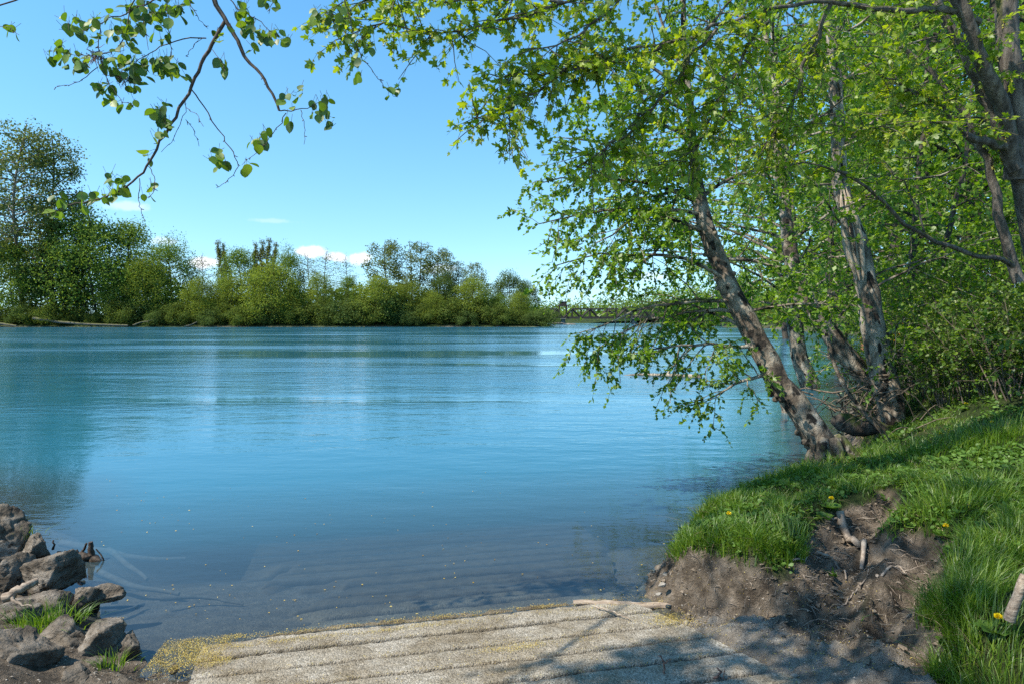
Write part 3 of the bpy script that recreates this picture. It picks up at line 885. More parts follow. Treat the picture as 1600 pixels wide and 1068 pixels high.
def side_trees():
    T = Tree()
    tr = trunk_line([(1412, 690, 10.6), (1385, 630, 10.6), (1300, 530, 10.6), (1245, 450, 10.7), (1226, 340, 10.9), (1215, 210, 11.1), (1200, 90, 11.4), (1185, -60, 11.8)], 24)
    T.w.tube(tr, np.interp(np.linspace(0, 1, 24), [0, .1, .4, .6, 1], [.22, .165, .13, .09, .03]), 12, 0, .1)
    auto_limbs(T, tr, 24, .30, .99, 2.6, 1.8, .25, 7, .9, 5, .28, 12, .028, 1.0)
    finish_tree('alder_tree', 'alder whose trunk slants left from behind the torn trunk then rises straight', 'tree', P(1408, 680, 10.6), T, M['alder_bark'], LEAF_QUAD, M['alder_leaf'], .070)
    T = Tree()
    tr = trunk_line([(1268, 606, 20.5), (1246, 555, 20.4), (1240, 480, 20.4), (1236, 380, 20.5), (1228, 270, 20.6), (1216, 150, 20.8), (1205, 20, 21)], 20)
    T.w.tube(tr, np.interp(np.linspace(0, 1, 20), [0, .15, .6, 1], [.30, .24, .18, .07]), 12, 0, .08)
    auto_limbs(T, tr, 24, .28, .99, 4.8, 3.6, .22, 9, 1.5, 5, .5, 11, .05, .3)
    for tt, q in ((.42, (950, 400, 19)), (.5, (985, 345, 20)), (.45, (1040, 440, 19)), (.55, (900, 330, 20.5)), (.6, (1010, 280, 20)), (.4, (1090, 480, 19.5)), (.7, (930, 240, 21))):
        T.limb(bend_path(along(tr, tt)[0], P(*q), .08, 9, .05), .05, .01, 11, 1.3, 5, .45, 8, .25, .4, .5)
    finish_tree('alder_tree', 'pale footed alder standing in the shallow water behind the leaning trunk', 'tree', P(1266, 602, 20.5), T, M['pale_bark'], LEAF_QUAD, M['alder_leaf'], .125)
    # thin saplings between the big trunks
    for label, pts, r, n in [('thin straight sapling right of the torn alder', [(1428, 655, 13), (1422, 560, 13), (1425, 420, 13), (1432, 300, 13), (1445, 190, 13.2), (1450, 60, 13.4)], .085, 9),
                             ('slim dark sapling left of the torn trunk', [(1300, 560, 15.5), (1296, 430, 15.5), (1302, 340, 15.5), (1312, 220, 15.5), (1320, 90, 15.7)], .10, 9),
                             ('crooked sapling forking above the shrubs', [(1476, 640, 12), (1478, 500, 12), (1474, 400, 12), (1492, 320, 12), (1510, 240, 12.1), (1520, 120, 12.3)], .07, 8)]:
        T = Tree(); tr = trunk_line(pts, 16)
        T.w.tube(tr, np.linspace(r, r * .35, 16), 8, 0, .06)
        auto_limbs(T, tr, n + 3, .28, .99, 1.7, 1.5, .2, 6, .8, 4, .28, 8, .02, rng.uniform(0, 6))
        b = P(*pts[0])
        finish_tree('sapling', label, 'tree', b, T, M['dark_bark'], LEAF_QUAD, M['deep_leaf'], .09)


side_trees()


# ------------------------------------------------------------------ big maple at the right edge
def maple():
    T = Tree(); W = T.w
    def stem(pts, r0, r1, n=18, s=12, wob=.012):
        q = trunk_line(pts, n, wob); W.tube(q, np.linspace(r0, r1, n), s, 0, .07); return q
    bx = P(1650, 520, 7.4); b0 = np.array((bx[0], 7.4, gz(bx[0], 7.4) - .1))
    base = b0
    low = np.vstack([b0, P(1650, 520, 7.4), P(1628, 430, 7.2), P(1610, 330, 7.0), P(1596, 260, 6.9)])
    W.tube(low, [.22, .14, .125, .12, .11], 14, 0, .05)
    stem([(1588, 280, 6.9), (1592, 190, 6.8), (1578, 90, 6.7), (1570, -30, 6.7), (1565, -200, 6.8)], .115, .085)
    s2 = stem([(1588, 270, 6.85), (1560, 150, 6.5), (1530, 90, 6.3), (1497, 0, 6.2), (1470, -120, 6.2)], .078, .05)
    s3 = stem([(1586, 265, 6.8), (1545, 160, 6.7), (1510, 85, 6.6), (1460, 0, 6.6), (1420, -120, 6.6)], .068, .04)
    s4 = stem([(1592, 440, 7.1), (1560, 330, 7.0), (1535, 230, 6.9), (1470, 130, 6.9), (1400, 60, 7.0)], .06, .015, 14, 7, .02)
    L = []
    def limb(pts, r0, r1, n=18, wob=.015):
        q = trunk_line(pts, n, wob); W.tube(q, np.linspace(r0, r1, n), 8, 0, .06); L.append(q); return q
    a1 = limb([(1530, 35, 6.4), (1480, 12, 6.2), (1390, 18, 6.0), (1300, 3, 5.8)], .036, .022)
    a2 = limb([(1300, 3, 5.8), (1210, 10, 5.6), (1120, 45, 5.4), (1040, 70, 5.2), (960, 84, 5.1), (904, 94, 5.0), (850, 135, 4.9), (800, 170, 4.85), (738, 184, 4.8)], .018, .004, 24)
    a3 = limb([(1300, 3, 5.8), (1200, -40, 5.6), (1080, -40, 5.4), (980, -20, 5.2), (876, 6, 5), (760, 40, 4.9), (690, 55, 4.8), (600, 42, 4.8), (505, 28, 4.8)], .017, .004, 24)
    a4 = limb([(1040, 70, 5.2), (960, 95, 5.1), (900, 106, 5.0), (832, 118, 4.95), (778, 124, 4.9)], .014, .005, 14)
    a5 = limb([(1120, 45, 5.4), (1060, 120, 5.3), (1010, 180, 5.25), (960, 225, 5.2), (900, 262, 5.2)], .016, .005, 14)
    a6 = limb([(980, -20, 5.2), (930, 40, 5.1), (880, 70, 5.0), (820, 82, 5.0)], .012, .004, 12)
    a7 = limb([(1200, 12, 5.6), (1150, 110, 5.5), (1110, 190, 5.5), (1075, 262, 5.5)], .016, .005, 14)
    a8 = limb([(880, 4, 5), (800, -5, 4.9), (700, 5, 4.8), (620, -8, 4.8), (540, 0, 4.7)], .012, .004, 12)
    a9 = limb([(1300, 3, 5.8), (1265, 90, 5.9), (1235, 170, 5.9), (1190, 235, 6.0)], .02, .006, 14)
    a10 = limb([(1592, 233, 6.8), (1550, 224, 6.6), (1508, 211, 6.4)], .055, .035, 8)
    a11 = limb([(1508, 211, 6.4), (1470, 165, 6.3), (1420, 140, 6.2), (1370, 112, 6.1)], .018, .006, 12)
    a12 = limb([(1508, 211, 6.4), (1460, 190, 6.2), (1390, 205, 6.0), (1320, 200, 5.8)], .012, .004, 12)
    a13 = limb([(1582, 415, 7.0), (1520, 398, 6.8), (1450, 375, 6.6), (1390, 325, 6.4), (1340, 280, 6.3), (1290, 255, 6.2), (1200, 262, 6.1)], .030, .005, 20)
    a14 = limb([(1450, 375, 6.6), (1425, 300, 6.5), (1380, 250, 6.4)], .010, .004, 10)
    # high limbs that reach out over the ramp above the view
    hi = []
    for pts in ([(4.0, 6.2, 5.5), (2.2, 5.9, 6.4), (.2, 5.4, 6.7), (-1.8, 5.0, 6.7), (-3.4, 4.9, 6.4)],
                [(4.2, 6.5, 6.0), (2.4, 6.9, 7.4), (.6, 6.6, 7.9), (-1.3, 6.3, 8.1), (-3.0, 6.2, 7.9)],
                [(4.0, 6.2, 5.6), (2.0, 5.2, 6.0), (.0, 4.5, 5.9), (-1.5, 4.1, 5.4), (-2.8, 3.9, 5.0)],
                [(4.3, 6.6, 6.5), (3.0, 6.0, 7.8), (1.6, 5.5, 8.4), (.4, 5.2, 8.6)],
                [(4.4, 6.6, 6.8), (3.0, 7.8, 8.0), (1.8, 8.2, 8.4), (.4, 8.2, 8.6)]):
        q = np.array(pts); s = np.linspace(0, 1, len(q)); t = np.linspace(0, 1, 16)
        q = np.stack([np.interp(t, s, q[:, k]) for k in range(3)], 1); q[1:-1] += rng.normal(size=(14, 3)) * .03
        W.tube(q, np.linspace(.05, .008, 16), 7); hi.append(q)
    def dress(q, n, t0, tl, sub=.35, k=4, nl=4):
        for s in range(n):
            t = t0 + (1 - t0) * (s + rng.random()) / n
            p, d = along(q, t)
            lat = rng.normal(size=3) * np.array((1, 1, .45)); dd = norm(d * .7 + lat)
            sp = bend_path(p, p + dd * sub * rng.uniform(.4, 1.4) + np.array((0, 0, -.05)), .05, 4, .1)
            W.tube(sp, [.005, .004, .003, .002], 4)
            for j in range(k):
                e, f = along(sp, (j + rng.random()) / k)
                T.twig(e, norm(f + rng.normal(size=3) * .7), tl * rng.uniform(.6, 1.3), .002, nl, .35, True)
    dress(a2, 74, .12, .11, .34); dress(a3, 66, .10, .11, .30); dress(a4, 24, .15, .10, .26); dress(a5, 44, .1, .11, .38)
    dress(a6, 16, .1, .10, .26); dress(a7, 54, .1, .11, .42); dress(a8, 26, .1, .10, .28); dress(a9, 52, .1, .11, .48)
    dress(a11, 36, .2, .11, .5); dress(a12, 36, .2, .11, .48); dress(a13, 16, .45, .11, .34, 3); dress(a1, 14, .2, .11, .45); dress(s4, 22, .4, .11, .5)
    dress(s2, 18, .3, .11, .6); dress(s3, 18, .3, .11, .6); dress(a14, 6, .3, .11, .3)
    for q, n in zip(hi, (26, 26, 14, 22, 30)): dress(q, n, .2, .15, .55, 4, 4)
    root = empty('maple_tree', base)
    tag(root, 'large maple with several stems and long branches reaching left across the sky', 'tree')
    W.build('trunk', M['maple_bark'], root, True, base).location = (0, 0, 0)
    g, pos = T.crown(LEAF_MAPLE, .072, .65, .75)
    # hanging flower catkins
    c = np.random.default_rng(3)
    idx = c.choice(len(pos), 900, replace=False)
    n = len(idx); p = pos[idx]; L = c.uniform(.04, .08, n)
    for k in range(7):
        leaves(LEAF_QUAD, p + np.array((0, 0, -1.0)) * (L * k / 7)[:, None], norm(c.normal(size=(n, 3)) + np.array((0, 0, -.8))), c.normal(size=(n, 3)), .020, g, 1)
    g.build('crown', [M['maple_leaf'], M['catkin']], root, True, base).location = (0, 0, 0)


maple()


# ------------------------------------------------------------------ alder at the left of the ramp: only its hanging branches reach the view
def ramp_alder():
    D = 4.0
    W = Geo(); lf = Geo()
    def br(pts, r0, r1, D=4.0, n=None):
        n = n or max(5, 3 * len(pts))
        jit = rng.uniform(-.15, .15)
        q = trunk_line([(x, y, (D + jit * k / len(pts))) for k, (x, y) in enumerate(pts)], n, .004)
        W.tube(q, np.linspace(r0, r1, n), 6, 0, .1)
        for k in range(n // 2):       # buds and spurs
            p, d = along(q, rng.random()); o = norm(rnd_dirs(1)[0] + d)
            W.tube([p, p + o * rng.uniform(.008, .025)], [.003, .0015], 4)
        return q
    br([(318, -30), (335, 0), (352, 33), (372, 62), (378, 85), (405, 110), (425, 145), (436, 173)], .016, .007)
    br([(352, 33), (330, 70), (312, 105), (298, 140), (275, 180), (250, 220), (235, 255), (215, 280), (190, 297), (160, 310), (130, 317), (105, 321)], .011, .003)
    for pts, r in [([(436, 173), (450, 173), (485, 170), (510, 152)], .004), ([(470, 172), (477, 195), (475, 226)], .002), ([(447, 177), (430, 205), (405, 235), (378, 258)], .003),
                   ([(299, 140), (320, 170), (345, 210), (366, 240), (373, 262), (355, 285), (338, 294)], .004), ([(290, 155), (290, 180), (268, 222), (252, 238)], .002),
                   ([(290, 168), (308, 178), (318, 198)], .0018), ([(290, 187), (305, 205), (311, 229)], .0018), ([(232, 260), (241, 280), (241, 300), (225, 316)], .0025),
                   ([(218, 279), (215, 310), (220, 330), (227, 344)], .0025), ([(300, -40), (245, -2), (210, 18), (175, 27), (155, 38), (130, 50), (92, 46)], .005),
                   ([(155, 38), (153, 70), (160, 100), (170, 135), (190, 158), (216, 166)], .003), ([(240, -40), (205, 0), (195, 60), (180, 82), (150, 85), (120, 88), (78, 80)], .004),
                   ([(322, 60), (280, 60), (240, 80), (215, 95), (180, 110)], .004), ([(153, 105), (130, 125), (112, 132), (86, 137)], .0025), ([(297, -20), (297, 8), (310, 30), (325, 45)], .003),
                   ([(332, 78), (345, 95), (352, 112)], .002), ([(340, -20), (378, 20), (400, 30), (425, 50), (447, 62)], .004), ([(-60, 30), (0, 42), (15, 42), (30, 55)], .002),
                   ([(420, -30), (428, 0), (420, 22)], .003), ([(520, -40), (540, 0), (548, 40), (556, 65), (565, 95), (590, 120), (602, 137), (622, 152)], .004), ([(556, 62), (572, 72), (585, 72)], .002),
                   ([(545, 30), (520, 25), (500, 18)], .003), ([(260, -20), (262, 40), (270, 80), (262, 105)], .003), ([(228, -20), (225, 40), (232, 78)], .003), ([(290, 88), (300, 74), (316, 60)], .0018)]:
        br(pts, r, .0013)
    # up to the trunk that stands left of the ramp, outside the view
    top = P(318, -30, 4.0); top2 = P(300, -40, 4.0); top3 = P(520, -40, 4.0)
    tx, ty = -5.1, -1.2; tz = gz(tx, ty) - .1
    trunk = np.array([(tx, ty, tz), (tx + .05, ty + .05, 1.8), (tx + .15, ty + .1, 3.2), (tx + .2, ty + .2, 4.6), (tx + .15, ty + .1, 6.5), (tx, ty, 8.5)])
    W.tube(trunk, [.24, .17, .15, .13, .09, .04], 12, 0, .05)
    for a, b, r in ((trunk[2], top, .019), (trunk[2] + (0, 0, .5), top2, .015), (trunk[3], top3, .015), (top2, P(240, -40, 4.0), .008), (top2, P(260, -20, 4.0), .006), (top, P(340, -20, 4.0), .010),
                    (top, P(420, -30, 4.0), .008), (top2, P(-60, 30, 4.0), .006), (top2, P(228, -20, 4.0), .006), (top, P(297, -20, 4.0), .006)):
        W.tube(bend_path(a, b, .06, 10, .02), np.linspace(r, min(r, .006) if r > .012 else r * .7, 10), 7)
    pos, dr, sz = [], [], []
    for px, py, rad, n in [(20, 48, 12, 4), (75, 93, 10, 4), (95, 85, 12, 7), (114, 100, 18, 10), (132, 105, 12, 7), (95, 40, 18, 5), (112, 52, 12, 4), (130, 42, 18, 7), (160, 38, 15, 6), (146, 60, 14, 5), (200, 30, 24, 12),
                           (230, 18, 24, 14), (258, 14, 24, 14), (285, 16, 18, 9), (178, 60, 12, 5), (200, 60, 16, 7), (260, 62, 12, 5), (280, 22, 12, 5), (200, 86, 20, 11), (176, 105, 18, 10), (212, 108, 20, 12), (236, 110, 18, 12),
                           (262, 105, 18, 11), (280, 112, 14, 7), (208, 130, 12, 7), (160, 140, 12, 6), (172, 150, 14, 6), (185, 165, 10, 4), (206, 168, 9, 3), (250, 176, 14, 10), (256, 196, 14, 9), (240, 215, 8, 2),
                           (232, 246, 8, 3), (172, 280, 12, 5), (186, 290, 12, 6), (176, 306, 14, 8), (150, 314, 12, 6), (130, 322, 10, 4), (90, 326, 16, 7), (82, 336, 8, 3), (230, 306, 8, 3), (236, 297, 7, 2), (340, 64, 10, 5),
                           (351, 106, 11, 5), (376, 42, 18, 8), (396, 52, 16, 8), (410, 62, 14, 7), (394, 84, 9, 3), (430, 60, 12, 7), (445, 66, 8, 4), (470, 140, 5, 1), (458, 160, 16, 7), (503, 165, 15, 7), (500, 186, 16, 8),
                           (518, 200, 6, 2), (455, 188, 8, 2), (412, 210, 9, 4), (400, 230, 11, 6), (384, 264, 8, 3), (334, 246, 14, 6), (345, 262, 12, 5), (555, 66, 14, 6), (560, 96, 13, 6), (563, 120, 11, 4), (611, 146, 12, 4),
                           (576, 76, 12, 5), (505, 24, 14, 7), (530, 30, 16, 8), (425, 10, 12, 6), (380, 12, 16, 8), (150, 85, 6, 1), (240, 40, 18, 8), (215, 50, 12, 5)]:
        for k in range(n + (n > 5) * 2):
            a = rng.random() * 6.28; q = rad * rng.random() ** .6
            pos.append(P(px + math.cos(a) * q, py + math.sin(a) * q - 6, 4.0 + rng.uniform(-.10, .10)))
            dr.append((rng.normal() * .6, rng.normal() * .7, -.7 + rng.normal() * .35)); sz.append(rng.uniform(.038, .068))
    n = len(pos)
    pos = np.array(pos)
    nr = rng.normal(size=(n, 3)) * .6 + np.array((0, -.5, .5))
    leaves(LEAF_OVAL, pos, dr, nr, np.array(sz) * 1.04, lf)
    for p, d in zip(pos, dr):        # petioles
        W.tube([p, p - norm(np.array(d)) * .03 + np.array((0, 0, .012))], [.0011, .0013], 3)
    # a little crown round the stem overhead
    T = Tree()
    auto_limbs(T, trunk[2:], 12, .35, .98, 1.5, 1.0, .25, 5, .6, 4, .25, 5, .02)
    # long limbs overhead: their leaves throw the broken shade on the ramp and the bank
    off = np.array((SUND.x, SUND.y)) / SUND.z
    for k, (sx, sy, zz) in enumerate(((1.05, 3.45, 5.0), (1.75, 3.75, 5.6), (1.45, 3.1, 4.8), (2.25, 4.35, 6.2), (1.35, 4.75, 6.6), (2.0, 5.3, 7.0), (2.9, 5.6, 7.6), (2.75, 3.7, 6.0), (3.4, 4.7, 7.2), (3.0, 6.6, 8.3), (4.3, 5.9, 8.2), (.75, 3.75, 6.4), (3.9, 7.3, 9.0), (2.2, 3.0, 5.2), (1.15, 3.95, 7.4))):
        e = np.array((sx + off[0] * zz, sy + off[1] * zz, zz)); a = trunk[3] if zz < 6 else trunk[4]
        T.limb(bend_path(a, e, .06, 12, .05), .020, .004, 9, .75, 6, .26, 10, .68, .3, .45)
    W.c += T.w.c
    pp = np.concatenate(T.pos); dd = np.concatenate(T.dir)
    keep = ((pp[:, 1] < 1.6) | (pp[:, 0] > -3.4)) & (pp[:, 2] > 2.35 + .5 * np.maximum(pp[:, 1], 0))
    leaves(LEAF_OVAL, pp[keep], dd[keep], rng.normal(size=(keep.sum(), 3)) * .5 + np.array((0, 0, .7)), .06, lf)
    base = np.array((tx, ty, tz))
    root = empty('alder_tree', base)
    tag(root, 'alder with round leaves whose bare dark twigs hang into the upper left sky', 'tree')
    W.build('trunk', M['twig_bark'], root, True, base).location = (0, 0, 0)
    lf.build('crown', M['near_leaf'], root, True, base).location = (0, 0, 0)
    # two clumps of flood debris caught on twigs
    for (px, py, s, lab) in ((150, 86, .05, 'reddish brown clump of dry debris caught on a high twig'), (193, 119, .045, 'dark straggly clump of debris caught below the reddish one')):
        g = Geo(); c = P(px, py, 3.98)
        for k in range(60):
            a = c + rng.normal(size=3) * s * .35; b = a + rng.normal(size=3) * s * .6 + np.array((0, 0, -.02))
            g.tube([a, (a + b) / 2 + rng.normal(size=3) * .006, b], [.002, .002, .001], 3)
        tag(g.build('debris_clump', M['reddish_twig'] if px == 150 else M['wet_wood'], None, True, c), lab, 'debris', 'debris clumps caught in the branches')


ramp_alder()


# ------------------------------------------------------------------ trees further back along the right bank
def wood_tree(h, crown_r, leaf, nl=7, limbs=20, seed=0, lean=(0, 0)):
    T = Tree()
    n = 16; t = np.linspace(0, 1, n)[:, None]
    tr = np.hstack([t * lean[0] + .25 * np.sin(t * 5 + seed) * t, t * lean[1] + .2 * np.cos(t * 4 + seed) * t, t * h - .15])
    T.w.tube(tr, np.linspace(h * .016, h * .003, n), 9, 0, .06)
    auto_limbs(T, tr, limbs, .16, .98, crown_r, crown_r * .55, .22, 8, crown_r * .36, 4, crown_r * .13, nl, h * .0035, seed, .3)
    return T


def right_wood():
    protos = []
    for k, (h, r, leaf, n) in enumerate(((15, 4.2, .17, 9), (17, 4.8, .18, 9), (12, 3.6, .15, 9))):
        T = wood_tree(h, r, leaf * 1.05, n + 3, 28, k * 1.7, ((1.2, -.8), (-1.5, .5), (.8, 1.0))[k])
        tm = make_mesh('wood_trunk', T.w.c, [M['dark_bark']])
        g, _ = T.crown(LEAF_QUAD, leaf, .55, .7)
        cm = make_mesh('wood_crown', g.c, [(M['deep_leaf'], M['alder_leaf'], M['deep_leaf'])[k]])
        protos.append((tm, cm))
    spots = [(1345, 26, 0, 1.2, 'tree rising behind the torn trunk at the edge of the inlet'), (1500, 17, 1, .95, 'dark trunked tree behind the crooked sapling'), (1420, 21, 2, 1.1, 'leafy tree behind the thin straight sapling'),
             (1560, 22, 0, 1.1, 'tall tree showing between the maple stems'), (1395, 34, 1, 1.0, 'tree standing deep in the wood beside the wooden cabin'), (1290, 48, 1, 1.35, 'tree on the bank where the inlet narrows'),
             (1480, 30, 2, 1.3, 'bushy tree deep in the wood right of the cabin'), (1620, 15, 2, 1.0, 'leafy tree behind the maple foot at the picture edge'), (1215, 78, 0, 1.7, 'tree beyond the pale footed alder far along the bank'),
             (1330, 70, 2, 1.4, 'broad tree across the inlet beyond the slim sapling'), (1550, 42, 1, 1.1, 'tall tree far back in the wood'), (1700, 26, 0, 1.1, 'tree beyond the picture edge right of the maple'),
             (1270, 34, 2, 1.5, 'light tree leaning over the green reflection of the inlet'), (1450, 55, 0, 1.2, 'tallest tree at the back of the wood')]
    for px, y, k, s, lab in spots:
        x = (px - CX) / F * y
        if sdist(BANK, np.array([x]), np.array([y]))[0] < .2: x = x + 1.2
        r = empty('broadleaf_tree', (x, y, gz(x, y))); r.scale = (s, s, s); r.rotation_euler = (0, 0, px * .37)
        tag(r, lab, 'tree', 'trees in the wood on the right bank')
        link('trunk', protos[k][0], r); link('crown', protos[k][1], r)


right_wood()


def shrub_mesh(h, n_st, nl, leaf, spread, wood_r=.008):
    T = Tree()
    for k in range(n_st):
        a = rng.random() * 6.28; o = np.array((math.cos(a), math.sin(a), 0)) * rng.random() * spread * .35
        tip = np.array((math.cos(a), math.sin(a), 0)) * spread * rng.uniform(.3, 1.0) + np.array((0, 0, h * rng.uniform(.55, 1.0)))
        T.limb(bend_path(o - np.array((0, 0, .08)), tip, .10, 7, .06), wood_r, .002, 7, h * .3, 3, h * .10, nl, .2, .2, .6, 5, .002)
    return T


def thicket():
    protos = []
    for k, (h, n, nl, leaf, sp) in enumerate(((1.5, 16, 6, .055, 1.0), (2.2, 20, 6, .06, 1.2), (1.0, 14, 7, .05, .8))):
        T = shrub_mesh(h, n, nl, leaf, sp)
        g, _ = T.crown(LEAF_QUAD, leaf, .6, .7)
        protos.append((make_mesh('shrub_stems', T.w.c, [M['dead_twig'] if k == 2 else M['dark_bark']]), make_mesh('shrub_leaves', g.c, [M['shrub_leaf'] if k != 1 else M['deep_leaf']])))
    for px, y, k, s, lab in [(1455, 10.2, 0, 1.0, 'shrub of thin stems directly right of the torn trunk foot'), (1530, 9.6, 1, .9, 'tall shrub in front of the maple foot'), (1590, 8.9, 0, 1.0, 'green shrub at the picture edge above the grass'),
                             (1420, 11.6, 1, .9, 'shrub behind the torn trunk'), (1500, 11.5, 1, 1.1, 'large shrub in the middle of the thicket'), (1565, 11, 1, 1.2, 'dense shrub between maple stems and crooked sapling'),
                             (1480, 9.1, 2, .9, 'low twiggy shrub at the edge of the grass'), (1545, 8.4, 2, 1.0, 'low shrub behind the dandelions'), (1620, 10.5, 1, 1.2, 'tall shrub beyond the maple foot'),
                             (1440, 14.5, 1, 1.2, 'shrub behind the thin straight sapling'), (1530, 15.5, 1, 1.4, 'big shrub below the cabin'), (1400, 18.5, 1, 1.2, 'shrub on the inlet shore behind the torn trunk'), (1600, 14, 1, 1.4, 'shrub deep in the shade beyond the maple'),
                             (1370, 10.5, 2, .8, 'small shrub on the water edge left of the torn trunk'), (1480, 20, 1, 1.5, 'shrub far back under the wood'), (1345, 24, 1, 1.2, 'shrub hanging over the inlet'), (1585, 7.9, 2, 1.15, 'leafy low shrub closest to the right picture edge'), (1515, 8.8, 0, .8, 'loose shrub between two low shrubs in front of the thicket'), (1560, 9.3, 0, 1.0, 'loose green shrub in front of the maple stems'), (1620, 8.3, 0, 1.0, 'shrub cut off by the right picture edge')]:
        x = (px - CX) / F * y
        r = empty('shrub', (x, y, gz(x, y))); r.scale = (s, s, s); r.rotation_euler = (0, 0, px * .7)
        tag(r, lab, 'shrub', 'shrubs of the thicket on the right bank')
        link('stems', protos[k][0], r); link('foliage', protos[k][1], r)


thicket()


# ------------------------------------------------------------------ far bank trees
def far_tree(h, w, lobes, leaf, n_leaf, base=.12, shape='round', lean=0.0, trunk_r=.02, density=.6, stems=1, seed=0):
    """metres; trunk with limbs that end in ragged leaf clumps"""
    W = Geo(); pos = []; nr = []; n_leaf = n_leaf * 2.3; leaf = leaf * .78
    for st in range(stems):
        off = np.array(((st - (stems - 1) / 2) * w * .22, rng.normal() * w * .08, 0))
        n = 12; t = np.linspace(0, 1, n)[:, None]
        tr = off * (.4 + .9 * t) + np.hstack([t * lean * h + .02 * h * np.sin(t * 6 + seed + st), .02 * h * np.cos(t * 5 + st), t * h * .96])
        W.tube(tr, np.linspace(h * trunk_r, h * .003, n), 6, 0, .05)
        for k in range(lobes // stems):
            u = base + (1 - base) * (k + rng.random()) / (lobes // stems)
            p, d = along(tr, min(.98, u * .92))
            if shape == 'round': prof = math.sin(min(1, max(.0, (u - base) / (1 - base)) * .86 + .14) * math.pi) ** .6
            elif shape == 'tall': prof = .35 + .65 * math.sin(min(1, max(0, (u - base) / (1 - base)) * .8 + .18) * math.pi)
            elif shape == 'column': prof = .75 * (1 - .7 * ((u - .45) / .55) ** 2)
            else: prof = .9 * (1 - u * .7)
            a = k * 2.4 + rng.uniform(-.6, .6)
            rad = w * .5 * prof * rng.uniform(.55, 1.0)
            c = p + np.array((math.cos(a) * rad, math.sin(a) * rad, h * rng.uniform(-.01, .09)))
            W.tube(bend_path(p, c, .05, 5, .08), np.linspace(h * trunk_r * .30, h * .0025, 5), 4)
            lr = w * rng.uniform(.13, .23) * (1.1 if shape == 'round' else .85)
            m = int(n_leaf / lobes * (lr / (w * .18)) ** 2)
            q = rnd_dirs(m) * (rng.random(m) ** .35)[:, None] * lr * np.array((1.05, 1.05, .8))
            if shape == 'column': q = q * np.array((1, 1, 3.2))
            q = q * (1 + .6 * rng.random(m) * (rng.random(m) < .16))[:, None]; q[:, 2] *= rng.uniform(.7, 1.45)
            keep = rng.random(m) < density + .5 * vnoise(q[:, 0] * 2.2 / lr + k * 7, q[:, 2] * 2.2 / lr + k * 3, seed) * 1.6
            q = q[keep]
            pos.append(c + q); nr.append(norm(q) * .8 + np.array((0, 0, .5)))
    pos = np.concatenate(pos); nr = np.concatenate(nr) + rng.normal(size=pos.shape) * .38
    keep = pos[:, 2] > .2
    pos = pos[keep]; nr = nr[keep]
    g = Geo(); n = len(pos)
    leaves(LEAF_QUAD, pos, rnd_dirs(n) + np.array((0, 0, -.3)), nr, leaf * rng.uniform(.6, 1.3, n), g)
    return W, g


